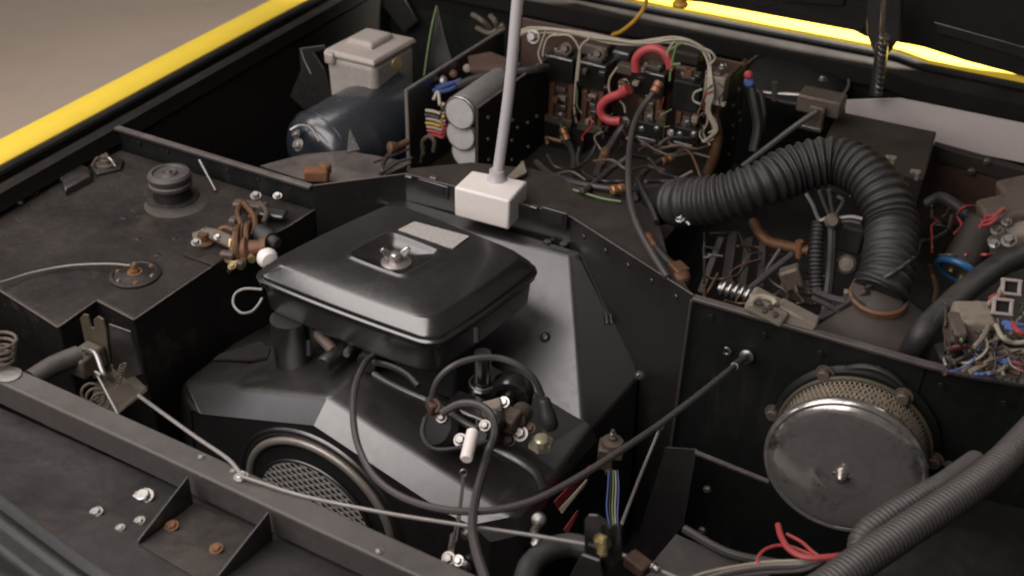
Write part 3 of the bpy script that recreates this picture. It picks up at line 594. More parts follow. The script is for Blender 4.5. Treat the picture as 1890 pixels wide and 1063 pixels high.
# ------------------------------------------------------------------ throttle linkage cluster right of the air cleaner
li = thing('ignition_unit', P(900, 790, -.12), 'black ignition and throttle linkage cluster on the fan housing', 'engine part')
def lath(name, px, py, z, ax, prof, mat, parent=li, seg=22, **k): return obj(name, G().lathe(P(px, py, z), ax, prof, seg), mat, parent, **k)
lath('distributor_base', 880, 770, -.11, (0, -.25, 1), [(.038, -.03), (.038, .0), (.034, .006), (.020, .008)], 'gloss', seg=30)
lath('distributor_body', 830, 790, -.10, (-.25, -.6, .5), [(.030, -.02), (.030, .018), (.024, .026), (.010, .028)], 'bay', seg=30)
lath('round_housing', 940, 735, -.09, (.25, -.9, .15), [(.030, -.02), (.030, .0), (.026, .008), (.018, .008), (.017, .002), (.009, .002), (.008, .012), (.004, .013)], 'gloss', seg=30)
lath('boss', 955, 770, -.08, (.1, -.9, .3), [(.014, -.02), (.014, .01), (.008, .014)], 'dirtymetal')
lath('boss', 893, 800, -.075, (0, -.8, .5), [(.014, -.02), (.015, .004), (.009, .012)], 'gloss')
lath('boss', 915, 775, -.06, (.3, -.8, .5), [(.011, -.02), (.012, .004), (.006, .010)], 'sheet')
g = G(); g.box(P(908, 752, -.055), (.026, .018, .012), (Vector((.8, .5, .3)), Vector((-.5, .85, 0)), Vector((-.3, 0, .95)))); obj('pale_clip', g, 'beige', li, bevel=.002)
g = G(); g.box(P(930, 770, -.07), (.040, .03, .02)); obj('linkage_plate', g, 'dirtymetal', li, bevel=.003)
g = G(); g.box(P(870, 760, -.085), (.06, .04, .025)); obj('linkage_block', g, 'gloss', li, bevel=.004)
for px, py, z, r, mt in ((960, 800, -.09, .007, 'steel'), (978, 790, -.09, .005, 'dirtymetal'), (850, 812, -.08, .006, 'steel'), (930, 742, -.055, .005, 'zinc'), (895, 785, -.05, .005, 'steel'), (940, 812, -.1, .006, 'dirtymetal'), (815, 770, -.07, .005, 'steel')):
    bolt(P(px, py, z), (.1, -.6, .8), r, r, mt, li, 'bolt')
g = G(); g.tube([P(690, 690, -.07), P(740, 718, -.065), P(800, 745, -.06), P(850, 775, -.055), P(880, 792, -.05)], .0045, 10); obj('throttle_rod', g, 'sheet', li)
g = G(); g.box(P(800, 748, -.055), (.022, .016, .016), (Vector((.8, -.6, 0)), Vector((.6, .8, 0)), Z)); obj('rod_clamp', g, 'redbrown', li, bevel=.003)
g = G(); g.tube([P(788, 742, -.055), P(798, 735, -.045), P(812, 748, -.045), P(806, 762, -.05)], .003, 8); obj('clamp_clip', g, 'redbrown', li)
g = G(); g.tube([P(900, 822, -.10), P(945, 845, -.10), P(985, 872, -.11), P(1000, 900, -.125)], .008, 12); obj('pressed_ridge', g, 'sheet', en)
obj('vertical_post', G().lathe(P(890, 745, -.11), Z, [(.016, 0), (.016, .03), (.011, .035), (.011, .085)], 18), 'gloss', li)
obj('post_clip', G().torus(P(890, 705, -.075), Z, .0165, .0015, 20, 6), 'steel', li)
# pale square-topped nut
pn = thing('spark_plug_seat', P(997, 818, -.12), 'pale yellowish hexagonal nut standing on the right shoulder of the fan housing', 'nut')
obj('hex_base', G().lathe(P(998, 822, -.115), Z, [(.0165, 0), (.0165, .008), (.013, .010)], 6), 'cad', pn)
obj('hex_top', G().lathe(P(998, 820, -.107), Z, [(.0105, 0), (.0105, .010), (.008, .0125), (.003, .013)], 8), 'cad', pn)
bt = thing('plug_boot', P(1010, 770, -.06), 'black rubber boot at the end of the arched ignition lead', 'cable boot')
obj('boot_sleeve', G().lathe(P(1003, 735, -.045), P(1013, 780, -.075)-P(1003, 735, -.045), [(.0065, 0), (.0085, .004), (.0085, .014), (.0105, .018), (.0115, .030), (.0115, .037), (.0085, .042), (.0085, .038)], 20), 'cableb', bt)
wire('ignition_lead', [P(795, 742, -.05), P(806, 705, -.02), P(832, 678, .0), P(870, 663, .005), P(915, 660, .005), P(955, 673, .0), P(985, 698, -.015), P(1001, 730, -.04)], .0042, 'cable', 'arched grey ignition lead looping over the distributor to the black boot', group=None)
wire('ignition_lead', [P(815, 762, -.045), P(850, 745, -.03), P(885, 748, -.025), P(908, 768, -.03), P(913, 800, -.045), P(900, 838, -.06), P(888, 880, -.03), P(876, 930, .0), P(872, 975, .02), P(880, 1020, .03), P(900, 1080, .04)], .0050, 'cable', 'thick grey cable curling past the white spring sleeve down to the bottom edge')
wire('ignition_lead', [P(785, 770, -.05), P(780, 800, -.06), P(800, 828, -.07), P(850, 826, -.07), P(900, 815, -.07)], .0030, 'cableb', 'thin black lead drooping round the toothed disc beside the rusty clamp')
wire('fuel_hose', [P(690, 668, -.05), P(720, 675, -.045), P(750, 690, -.045), P(772, 712, -.05)], .0040, 'cableb', 'short shiny black hose just under the front right of the air cleaner', 'hose')
tc_ = [P(690, 655, -.04), P(672, 672, -.02), P(655, 715, .0), P(652, 770, .005), P(662, 825, .005), P(692, 880, .005), P(745, 918, .005), P(820, 940, .005), P(900, 942, .005), P(980, 925, .005), P(1060, 885, .003), P(1140, 835, 0), P(1215, 785, -.01), P(1290, 728, -.02), P(1355, 676, -.035), PY(1378, 657, 1.160)]
wire('throttle_cable', tc_, .0040, 'cable', 'long dark throttle cable looping low from the air cleaner to the right bulkhead')
gm = thing('cable_grommet', PY(1378, 657, 1.15), 'ringed metal grommet where the throttle cable enters the right bulkhead', 'grommet')
obj('grommet_ring', G().lathe(PY(1379, 656, 1.163), -Y+Z*.1, [(.010, 0), (.010, .004), (.006, .006), (.006, .012)], 18), 'steel', gm)
obj('ferrule', G().tube([PY(1378, 657, 1.158), tc_[-2]], .0052, 12, smooth=2), 'steel', gm)
g = G(); g.torus(PY(1341, 648, 1.158), -Y, .005, .002, 16, 6, 0, 4.5); obj('hook', g, 'steel', None, label='tiny pale hook on the bulkhead left of the cable grommet', cat='hook')
# spring with white sleeve
sw = thing('return_spring', P(845, 880, -.03), 'return spring with white plastic sleeve hanging in front of the fan housing', 'spring')
obj('spring_sleeve', G().lathe(P(873, 796, -.025), P(858, 858, -.032)-P(873, 796, -.025), [(.0060, 0), (.0075, .001), (.0075, .040), (.0060, .042)], 18), 'white', sw)
g = G(); g.torus(P(856, 872, -.03), Vector((.5, -.8, .2)), .004, .0012, 16, 6); obj('spring_eye', g, 'steel', sw)
obj('spring_wire', G().tube([P(855, 876, -.03), P(850, 920, -.03), P(842, 970, -.03), P(832, 1010, -.03)], .0014, 6), 'steel', sw)
obj('spring_wire', G().tube([P(857, 878, -.03), P(848, 960, -.028), P(842, 1000, -.03)], .0012, 6), 'steel', sw)
obj('sleeve_hook', G().tube([P(880, 775, -.03), P(880, 788, -.026), P(873, 797, -.025)], .0014, 6), 'steel', sw)
g = G(); g.tube([P(837, 985, -.035), P(833, 1015, -.04), P(830, 1045, -.045)], .005, 8, flat=.5); obj('spring_tab', g, 'dirtymetal', sw)
bolt(P(828, 1030, -.035), (0, -.6, .8), .005, .004, 'steel', sw, 'bolt'); bolt(P(846, 1034, -.035), (0, -.6, .8), .004, .004, 'zinc', sw, 'bolt')
for px, py in ((862, 985), (859, 1042)): bolt(PY(px, py, YF-.001), -Y, .0065, .005, 'zinc', en, 'cover_bolt', False)
# red and white sticker, side of housing
quad('red_sticker', [P(1022, 925, -.17), P(1078, 868, -.17), P(1088, 858, -.175), P(1086, 880, -.20), P(1034, 946, -.20)], 'red', (.001, 0, 0), en)
quad('white_stripe', [P(1032, 938, -.175), P(1082, 884, -.175), P(1082, 890, -.18), P(1036, 946, -.18)], 'cream', (.0015, 0, 0), en)
quad('red_sticker', [P(1040, 976, -.2), P(1066, 940, -.2), P(1066, 950, -.21), P(1046, 985, -.21)], 'red', (.001, 0, 0), en)

# ================================================================== AIR CLEANER (black square lid)
ac = thing('air_cleaner', (-.70, 1.01, -.08), 'square glossy black air cleaner with wing nut and printed label on its lid', 'air cleaner')
Q = [Vector((-.872, .898, 0)), Vector((-.568, .888, 0)), Vector((-.533, 1.118, 0)), Vector((-.808, 1.156, 0))]   # FL FR BR BL
QC = sum(Q, Vector())/4; QS = P(731, 470, .027)-QC; QS.z = 0
def outline(sc, z, rc=.17, k=10, sh=0.0, bulge=.035):
    """rounded square with slightly bowed sides, mapped onto the lid quad"""
    uv = []; rc = rc/sc if sc > .5 else .25
    for cx, cy, a0 in ((1, 1, 0), (-1, 1, 90), (-1, -1, 180), (1, -1, 270)):
        for i in range(k+1):
            a = R(a0+90*i/k); uv.append((cx*(1-rc)+math.cos(a)*rc, cy*(1-rc)+math.sin(a)*rc))
        a = (a0+90) % 360
        for t in [q/9 for q in range(1, 9)]:
            e = (1-rc)*(1-2*t)
            uv.append({90: (e, 1), 180: (-1, e), 270: (-e, -1), 0: (1, -e)}[a])
    r = []
    for u, v in uv:
        u2 = u*(1+bulge*(1-v*v)); v2 = v*(1+bulge*(1-u*u))
        a = (u2*sc+1)/2; b = (v2*sc+1)/2
        p = (Q[0]*(1-a)+Q[1]*a)*(1-b) + (Q[3]*(1-a)+Q[2]*a)*b; r.append(Vector((p.x, p.y, z))+QS*sh)
    return r
obj('base_pan', G().loft([outline(.70, -.060), outline(.88, -.057), outline(.935, -.046), outline(.955, -.010), outline(.962, -.006)]), 'sheet', ac, ang=50)
obj('lower_lip', G().loft([outline(.94, -.0075), outline(.985, -.007), outline(.990, -.0045), outline(.985, -.002), outline(.94, -.0015)]), 'gloss', ac, ang=60)
obj('lid', G().loft([outline(.955, -.002), outline(.995, -.0015), outline(1.0, .0012), outline(.995, .0035), outline(.975, .0042), outline(.972, .0055), outline(.968, .0085), outline(.960, .0105), outline(.862, .0245), outline(.850, .0258), outline(.835, .0265), outline(.40, .0285, sh=.7), outline(.345, .0287, sh=1), outline(.330, .0300, sh=1), outline(.312, .0300, sh=1), outline(.285, .0246, sh=1), outline(.02, .0243, sh=1)]), 'gloss', ac, ang=70, label='glossy black pressed lid with wide bevelled rim')
WN = P(731, 484, .0245)
wg = obj('wing_nut', G().lathe(WN, Z, [(.021, 0), (.021, .0015), (.017, .003), (.010, .004), (.009, .012), (.007, .015), (.004, .016)], 26), 'chrome', ac)
for s_ in (1, -1):
    d = Vector((.8, .6, 0))*s_; n = Vector((-.6, .8, 0))
    g = G(); q = [WN+d*.005+Z*.004, WN+d*.013+Z*.007, WN+d*.021+Z*.020, WN+d*.017+Z*.025, WN+d*.009+Z*.020, WN+d*.004+Z*.013]
    g.prism([p-n*.0022 for p in q], n*.0044); obj('wing', g, 'chrome', wg, bevel=.0015)
lbq = [P(735, 425, .0282), P(835, 460, .0282), P(866, 437, .0282), P(765, 410, .0282)]
g = G(); g.prism([p for p in lbq], (0, 0, .0012)); lo = obj('label_plate', g, 'label', ac, smooth=False, label='small pale printed label')
uvl = lo.data.uv_layers.new(name='UVMap')
e1 = (lbq[1]-lbq[0]); e2 = (lbq[3]-lbq[0]); cl = WL[lo.name]
for l in lo.data.loops:
    v = lo.data.vertices[l.vertex_index].co + cl - lbq[0]; uvl.data[l.index].uv = (v.dot(e1)/e1.length_squared, v.dot(e2)/e2.length_squared)
for px, py in ((571, 634), (880, 610)):
    g = G(); g.tube([PY(px, py-6, .90), PY(px, py+22, .89)], .004, 8); obj('lid_clip', g, 'void', ac)

# ------------------------------------------------------------------ white block with rod
wb = thing('white_block', P(905, 420, -.05), 'white plastic block notched over the bulkhead rim at the foot of the tall rod', 'block')
bz = .022; t0, t1, t2, t3 = P(838, 345, bz), P(940, 371, bz), P(974, 334, bz), P(871, 314, bz)
g = G(); g.prism([t0, t1, t2, t3], (0, 0, -.052)); obj('block_body', g, 'white', wb, bevel=.004, seg=3)
o1 = (t0+t1+t2+t3)/4; o1 = P(917, 331, bz)
rd = thing('support_rod', o1, 'tall straight translucent grey rod rising from the white block', 'rod')
pth = [o1+Z*.0, PY(940, 165, o1.y+.02), PY(957, -20, o1.y+.045), PY(972, -160, o1.y+.06)]
obj('rod_shaft', G().tube(pth, .0086, 16, smooth=4), 'rodwhite', rd)
obj('rod_collar', G().lathe(o1+Z*.0, Z, [(.016, 0), (.014, .004), (.0118, .009), (.0118, .016)], 20), 'rodwhite', rd)

# ================================================================== RIGHT SIDE: chrome round filter on the bulkhead
rf = thing('round_air_filter', Vector((-.079, 1.12, -.20)), 'round chrome air filter with mesh band mounted on the right bulkhead', 'air filter')
ax = Vector((.07, -1, .07)).normalized()
oB = Vector((-.083, 1.162, -.140)); oF = Vector((-.079, 1.078, -.130))
obj('mount_ring', G().lathe(oB, ax, [(.108, 0), (.108, .003), (.104, .006), (.102, .010), (.098, .010)], 64), 'bay', rf)
obj('back_rim', G().torus(oB+ax*.018, ax, .0985, .0028, 64, 8), 'olive', rf)
# pleated paper element
g = G(); rr = []
for h in (.014, .072):
    rr.append([oB+ax*h + ax.orthogonal().normalized()*(math.cos(t)*r_) + ax.cross(ax.orthogonal().normalized())*(math.sin(t)*r_) for t, r_ in [(2*math.pi*k/240, .091 if k % 2 else .086) for k in range(240)]])
g.loft(rr, True, True); obj('paper_element', g, 'paper', rf, smooth=False)
g = G(); n_ = ax.orthogonal().normalized(); b_ = ax.cross(n_); NM = 96; rows = 7; h0, h1 = .017, .072
def cp(t, h, r_=.0955): return oB+ax*h+n_*(math.cos(t)*r_)+b_*(math.sin(t)*r_)
for j in range(rows):
    for k in range(NM):
        t = 2*math.pi*(k+(j % 2)*.5)/NM; hh = h0+(h1-h0)*j/rows; dh = (h1-h0)/rows
        for sgn in (1, -1):
            a = cp(t, hh); b = cp(t+sgn*math.pi/NM, hh+dh); d = (b-a); L_ = d.length; d.normalize(); o_ = ((a+b)/2-oB); o_ = (o_-ax*o_.dot(ax)).normalized()
            s_ = d.cross(o_)*.0009
            g.add([a-s_, a+s_, b+s_, b-s_], [(0, 1, 2, 3)])
obj('mesh_band', g, 'meshwire', rf, smooth=False, kind='stuff', label='expanded metal band around the filter')
# mesh strands have a little depth
sm = rf.children[-1].modifiers.new('thickness', 'SOLIDIFY'); sm.thickness = .0012
obj('chrome_cover', G().lathe(oF-ax*.012, ax, [(.0975, 0), (.1010, .002), (.1022, .006), (.1012, .010), (.0985, .013), (.0965, .0135), (.094, .012), (.090, .0145), (.086, .0160), (.080, .0172), (.068, .0188), (.052, .0203), (.038, .0212), (.034, .0222), (.030, .0224), (.012, .0228), (.0005, .0229)], 96), 'chrome', rf, ang=60, label='dulled chrome disc cover')
o = oF+ax*.007
cn = obj('centre_nut', G().lathe(o, ax, [(.014, 0), (.014, .0015), (.009, .002), (.0085, .008), (.006, .012), (.0058, .018), (.003, .020)], 24), 'zinc', rf)
for s_ in (1, -1):
    g = G(); g.box(o+Vector((s_*.009, 0, -.004))+ax*.003, (.005, .004, .007)); obj('nut_wing', g, 'steel', cn, bevel=.001)
for px, py in ((1523, 688), (1668, 730), (1428, 760), (1725, 848)):
    q = PY(px, py, 1.155); bolt(q, -Y, .0085, .010, 'dirtymetal', rf, 'mount_bolt', False)
bolt(PY(1752, 857, 1.155), -Y, .0045, .006, 'steel', car, 'bolt')
bolt(PY(1766, 866, 1.13), -Y, .0035, .005, 'dirtymetal', car, 'bolt')
obj('collector_ring', G().torus(PY(1602, 738, 1.164), -Y, .052, .004, 48, 8), 'sheet', car)

# cone and big hose
cn = thing('intake_cone', Vector((-.10, 1.24, -.08)), 'dusty black rubber intake cone below the large ribbed hose', 'duct')
ct = PY(1621, 541, 1.262); cb = PY(1632, 690, 1.262)
cd_ = (ct-cb)
rings = []
for t, rx, ry in ((0, .115, .080), (.25, .104, .074), (.5, .086, .062), (.72, .060, .046), (.86, .0375, .034), (.93, .0350, .030), (1.04, .0345, .030)):
    c_ = cb+cd_*t + Vector((0, .0, 0)); rings.append([c_+X*(math.cos(a)*rx)+Vector((0, .85, .35))*(math.sin(a)*ry) for a in [2*math.pi*k/40 for k in range(40)]])
obj('cone_body', G().loft(rings, True, True), 'conebrown', cn, ang=70)
obj('hose_collar', G().loft([rings[-2], [p+(p-(ct))*.10 for p in rings[-2]], [p+(p-ct)*.10+cd_*.05 for p in rings[-2]], [p+cd_*.06 for p in rings[-2]]], True, False), 'rustb', cn, label='rust coloured collar at the cone top')
HD = [P(1248, 374, .01), P(1272, 373, .025), P(1330, 366, .045), P(1400, 343, .07), P(1470, 312, .09), P(1540, 298, .105), P(1592, 318, .105), P(1628, 362, .09), P(1645, 420, .065), P(1642, 475, .05), P(1634, 515, .035), ct-Z*.0]
pt = .0130
def ribs(s): 
    f = (s/pt+.16*math.sin(s*23)+.10*math.sin(s*61+1)) % 1.0; return .0320+.0050*(.5-.5*math.cos(2*math.pi*f))**.8 + .0011*math.sin(s*37)+.0006*math.sin(s*113)
obj('ribbed_hose', G().tube(HD, .04, 40, rfun=ribs, step=pt/9, smooth=14), 'rubber', None, label='large black corrugated hose arching from the middle over to the intake cone', cat='hose', ang=80)
obj('duct_cuff', G().tube([HD[0]+(HD[1]-HD[0])*.3, HD[0], P(1222, 378, -.01), P(1180, 388, -.05), P(1150, 400, -.09)], .031, 28, smooth=6), 'bay', None, label='dark rubber cuff leading the left end of the large ribbed hose down out of sight', cat='duct')
hc = thing('hose_clamp', P(1252, 405, .0), 'small bright hose clamp screw at the left end of the large corrugated hose', 'clamp')
g = G(); g.tube([P(1243, 395, .01), P(1262, 404, .008), P(1275, 414, .004)], .0045, 8); obj('clamp_band', g, 'steel', hc)
bolt(P(1256, 402, .012), (-.2, -.6, .7), .0055, .006, 'zinc', hc, 'clamp_screw')
for px, py, z in ((1645, 292, .085), (1690, 318, .05), (1570, 348, .06), (1563, 485, 0), (1568, 540, -.01)):
    g = G(); q = P(px, py, z); g.box(q, (.016, .010, .006), (Vector((.9, .3, 0)), Vector((-.3, .9, 0)), Z)); g.box(q+Vector((.004, -.004, -.004)), (.006, .006, .014)); obj('pale_clip', g, 'beige', None, label={1645: 'small pale clip on the outer bend of the large ribbed hose', 1690: 'small pale screw clip right of the large ribbed hose bend', 1570: 'small pale clip under the arch of the large ribbed hose', 1563: 'small pale stud left of the large ribbed hose', 1568: 'pale clamp end beside the rusty cone collar'}[px], cat='clip', bevel=.001)

# corrugated conduit, lower right
cw = [P(1960, 735, .03), P(1900, 800, .035), P(1850, 852, .04), P(1790, 900, .04), P(1720, 948, .04), P(1650, 995, .04), P(1590, 1035, .04), P(1520, 1085, .04), P(1440, 1130, .04)]
pc = .0056
obj('conduit', G().tube(cw, .014, 24, rfun=lambda s: .0148+.0020*(1 if (s/pc) % 1 < .55 else -1), step=pc/6, smooth=10), 'conduit', None, label='grey corrugated conduit crossing the lower right corner', cat='conduit', ang=80)
cw2 = [P(1590, 1030, .005), P(1588, 1000, .01), P(1606, 975, .015), P(1650, 945, .018), P(1700, 915, .018), P(1745, 890, .01), P(1800, 850, -.02)]
obj('conduit', G().tube(cw2, .014, 20, rfun=lambda s: .0108+.0016*(1 if (s/pc) % 1 < .55 else -1), step=pc/6, smooth=10), 'conduit', None, label='shorter corrugated conduit looping behind over the rim of the chrome disc', cat='conduit', ang=80)
# red wires at the bottom
wire('red_wire', [P(1436, 968, -.02), P(1442, 990, -.015), P(1458, 1014, -.01), P(1490, 1028, -.005), P(1540, 1026, .0), P(1580, 1018, .0)], .0032, 'redwire', 'thick red wire with a free upright end below the chrome disc')
wire('red_wire', [P(1452, 985, -.02), P(1480, 1000, -.015), P(1500, 1018, -.01), P(1520, 1030, -.01)], .0018, 'redwire', 'thin red wire arching over to the conduit below the chrome disc')
wire('red_wire', [P(1500, 1024, -.015), P(1450, 1006, -.02), P(1415, 1012, -.02), P(1398, 1030, -.02), P(1402, 1046, -.02)], .0018, 'redwire', 'faded red wire curling left to the bottom edge')
for k, (dy, mt, nm_) in enumerate(((0, 'cream', 'cream'), (6, 'rod', 'grey'), (12, 'cableb', 'black'), (18, 'conduit', 'dark brown'))):
    wire('loom_wire', [P(1540-k*8, 1030+dy*.4, -.01), P(1480, 1034+dy, -.015), P(1420-k*6, 1036+dy*1.2, -.02), P(1350-k*10, 1046+dy*1.5, -.02), P(1290, 1060+dy*2, -.02), P(1240, 1085+dy*2, -.02)], .0016+.0005*(k % 2), mt, nm_+' wire of the loom running left along the bottom edge below the chrome disc')
# right latch and small switch
ls = thing('safety_catch', P(1110, 1000, .0), 'forked metal catch with yellow plated spring at the bottom right of centre', 'latch')
YC = .70
def YS(pix, y): return [PY(a, b, y) for a, b in pix]
obj('catch_fork', G().prism(YS([(1078, 1030), (1078, 962), (1086, 950), (1102, 951), (1118, 962), (1124, 974), (1136, 968), (1146, 976), (1148, 1030), (1120, 1062)], .655), (0, .003, 0)), 'gloss', ls, smooth=False, bevel=.001)
obj('catch_plate', G().prism(YS([(1045, 1075), (1076, 1018), (1110, 1030), (1118, 1075)], .65), (0, -.004, 0)), 'sheet', ls, smooth=False, bevel=.001)
sp = [PY(1112+8*math.sin(i*.9), 990+i*.9, .645-.003*math.cos(i*.9)) for i in range(40)]
obj('catch_spring', G().tube(sp, .0014, 6, smooth=2), 'brass', ls)
bolt(PY(1112, 998, .648), -Y, .006, .005, 'brass', ls, 'spring_bolt', False)
g = G(); g.box(P(1178, 1040, .0), (.026, .018, .014), (Vector((.9, -.3, 0)), Vector((.3, .9, 0)), Z)); obj('cable_block', g, 'redbrown', ls, bevel=.002)
obj('cable_stub', G().tube([P(1145, 1022, .002), P(1172, 1032, .002), P(1205, 1046, .002), P(1250, 1066, .002)], .0020, 8), 'rod', ls)
bolt(P(1207, 1046, .004), (.9, -.4, .2), .004, .006, 'zinc', ls, 'cable_nipple', False)
wire('stay_wire', [P(1148, 965, -.01), P(1185, 870, -.06), P(1218, 790, -.06)], .0019, 'rod', 'thin straight stay wire rising from the forked catch to the throttle cable', 'wire')
g = G(); g.lathe(P(1219, 787, -.055), (-.2, -.8, .6), [(.0055, 0), (.006, .004), (.003, .008)], 14); obj('stay_eye', g, 'steel', None, label='tiny steel ball end where the stay wire meets the throttle cable', cat='ball end')
wire('black_hose', [P(1085, 1012, -.02), P(1050, 1005, -.02), P(1010, 1016, -.02), P(978, 1045, -.02), P(965, 1085, -.02)], .012, 'rubber', 'fat black hose bending down beside the forked catch', 'hose', seg=16)
g = thing('spring_link', P(990, 970, -.03), 'small bright link with ball end beside the red and white sticker', 'link')
obj('link_ball', G().lathe(P(997, 958, -.03), (.1, -.7, .6), [(.002, 0), (.007, .002), (.0085, .006), (.007, .010), (.003, .012)], 18), 'steel', g)
obj('link_body', G().tube([P(994, 966, -.028), P(986, 980, -.025), P(990, 998, -.025), P(986, 1006, -.028)], .0045, 10), 'zinc', g)
tb = thing('temperature_switch', P(1128, 818, -.18), 'brass and grey thermal switch with wires below it between engine and right bulkhead', 'switch')
g = G(); g.box(P(1128, 828, -.17), (.036, .03, .016), (Vector((.9, .3, 0)), Vector((-.3, .9, 0)), Z)); obj('switch_body', g, 'dirtymetal', tb, bevel=.003)
obj('switch_top', G().lathe(P(1130, 818, -.16), Z, [(.015, 0), (.014, .005), (.006, .007), (.005, .012), (.003, .013)], 20), 'dirtymetal', tb)
bolt(P(1131, 800, -.145), Z, .003, .006, 'zinc', tb, 'stud')
g = G(); g.box(P(1118, 850, -.19), (.022, .012, .026)); obj('switch_foot', g, 'olive', tb, bevel=.002)
bolt(P(1125, 868, -.2), -Y, .005, .006, 'olive', tb, 'bolt')
for k, (mt, nm_) in enumerate((('blue', 'blue'), ('cableb', 'black'), ('green', 'green'), ('cream', 'pale'), ('blue', 'second blue'))):
    wire('switch_wire', [P(1124+k*4, 868, -.19), P(1122+k*5, 900, -.19), P(1120+k*5, 940, -.19), P(1128+k*3, 985, -.19)], .0011, mt, nm_+' thin wire hanging below the thermal switch')

# ================================================================== BACK RIGHT: grey panel, cover box, horn, rail
quad('grey_wall_panel', [PY(1560, 186, 2.0), PY(1662, 183, 2.0), PY(1895, 231, 2.0), PY(2100, 275, 2.0), PY(2100, 345, 2.0), PY(1895, 302, 2.0), PY(1560, 235, 2.0)], 'greytin', (0, .006, 0), label='pale grey panel in the back right corner')
bxx = thing('cover_box', P(1640, 290, -.08), 'flat dark brown dusty cover box behind the hose in front of the grey panel', 'box')
z_ = .0
obj('box_body', G().prism([P(1548, 205, z_), P(1729, 243, z_), P(1706, 330, z_), P(1505, 290, z_)], (0, 0, -.06)), 'darkbrown', bxx, smooth=False, bevel=.003)
rl = thing('side_rail', P(1800, 300, -.05), 'dusty dark rail with small bolts under the grey panel at right', 'rail')
obj('rail_body', G().prism([PY(1722, 268, 1.90), PY(1900, 318, 1.90), PY(1900, 345, 1.90), PY(1716, 296, 1.90)], (0, .02, 0)), 'darkbrown', rl, smooth=False, bevel=.002)
obj('rail_web', G().prism([PY(1716, 296, 1.905), PY(1900, 345, 1.905), PY(1900, 440, 1.905), PY(1690, 400, 1.905)], (0, .01, 0)), 'redbrown', rl, smooth=False, label='red brown rusty web below the rail')
for px, py in ((1822, 298), (1793, 316), (1700, 300)): bolt(PY(px, py, 1.898), -Y, .005, .004, 'steel', rl)
hn = thing('round_horn', Vector(P(1475, 160, -.02)), 'large flat dark round housing under the rear gutter', 'housing')
obj('horn_disc', G().lathe(PY(1470, 132, 2.05), Vector((.05, -.15, 1)), [(.085, -.05), (.10, -.045), (.104, -.03), (.102, -.018), (.08, -.008), (.03, -.004), (.0005, -.003)], 56), 'bay', hn)
obj('horn_rim', G().torus(PY(1470, 142, 2.05), Vector((.05, -.15, 1)), .103, .003, 56, 8), 'bay_edge', hn)
bolt(PY(1518, 148, 1.93), Z, .006, .006, 'steel', hn)
pc_ = thing('pipe_joint', P(1430, 170, .0), 'pale cross shaped pipe joint beside the relay box', 'pipe fitting')
g = G(); a = PY(1408, 172, 1.80); b = PY(1476, 176, 1.80); g.cyl(a, b, .0045, 12); obj('cross_bar', g, 'steel', pc_)
g = G(); a = PY(1430, 152, 1.795); b = PY(1429, 186, 1.795); g.cyl(a, b, .0055, 12); obj('cross_stem', g, 'steel', pc_)
g = G(); g.fbox(1468, 182, 1552, 215, 1.79, .05); obj('manifold_block', g, 'dirtymetal', pc_, bevel=.004)
g = G(); g.fbox(1490, 198, 1520, 240, 1.77, .012); obj('manifold_foot', g, 'dirtymetal', pc_, bevel=.003)
g = G(); g.fbox(1474, 235, 1516, 242, 1.765, .02); obj('manifold_lip', g, 'steel', pc_, bevel=.001)
wire('stay_rod', [PY(1510, 205, 1.75), PY(1470, 232, 1.74), PY(1400, 285, 1.70), PY(1370, 308, 1.68)], .0055, 'cable', 'grey straight pipe slanting from the pipe joint down behind the hose', 'pipe')

# ================================================================== BACK LEFT: reservoir, tank, walls
rs = thing('reservoir_bottle', P(690, 200, -.10), 'milky square plastic fluid reservoir with lid at the back left', 'reservoir')
q = [P(594, 90, .07), P(690, 113, .07), P(770, 68, .07), P(676, 48, .07)]
cc = sum(q, Vector())/4
def sc(ps, s_, z): return [Vector((cc.x+(p.x-cc.x)*s_, cc.y+(p.y-cc.y)*s_, z)) for p in ps]
obj('bottle_body', G().loft([sc(q, .90, -.13), sc(q, .93, -.02), sc(q, .95, .058)]), 'bottle', rs, bevel=.013, seg=5)
obj('bottle_lid', G().loft([sc(q, .94, .056), sc(q, .98, .057), sc(q, .98, .062), sc(q, .93, .068), sc(q, .60, .073)]), 'bottlelid', rs, bevel=.003, seg=3, ang=25)
obj('lid_dome', G().loft([sc(q, .52, .070), sc(q, .50, .080), sc(q, .42, .085)]), 'bottlelid', rs, bevel=.004, seg=3)
g = G(); g.box(P(612, 106, .055), (.02, .022, .022)); obj('bottle_lug', g, 'bottle', rs, bevel=.004)
g = G(); g.lathe(PY(733, 118, 1.50), Vector((.9, -.4, 0)), [(.012, 0), (.011, .001), (.001, .0012)], 16); obj('yellow_mark', g, 'brass', rs)
bk_ = thing('bottle_bracket', P(580, 160, -.05), 'dark curved sheet bracket holding the reservoir on its left side', 'bracket')
YB = 1.55
obj('bracket_sheet', G().prism(YS([(552, 90), (598, 84), (600, 92), (578, 98), (598, 128), (610, 175), (600, 196), (565, 206), (535, 178), (555, 130)], YB), (0, .004, 0)), 'sheet', bk_, smooth=False, bevel=.001)
obj('bracket_edge', G().tube(YS([(556, 93), (562, 112), (574, 137)], YB-.003), .0015, 6), 'rod', bk_)
for px, py in ((553, 51), (598, 50)): bolt(PY(px, py, 1.95), (.3, -1, .3), .007, .006, 'steel', car)
wire('stay_wire', [PY(560, -20, 1.9), PY(575, 10, 1.9), PY(588, 36, 1.9)], .0016, 'rod', 'thin vertical wire at the top left corner of the bay', 'wire')
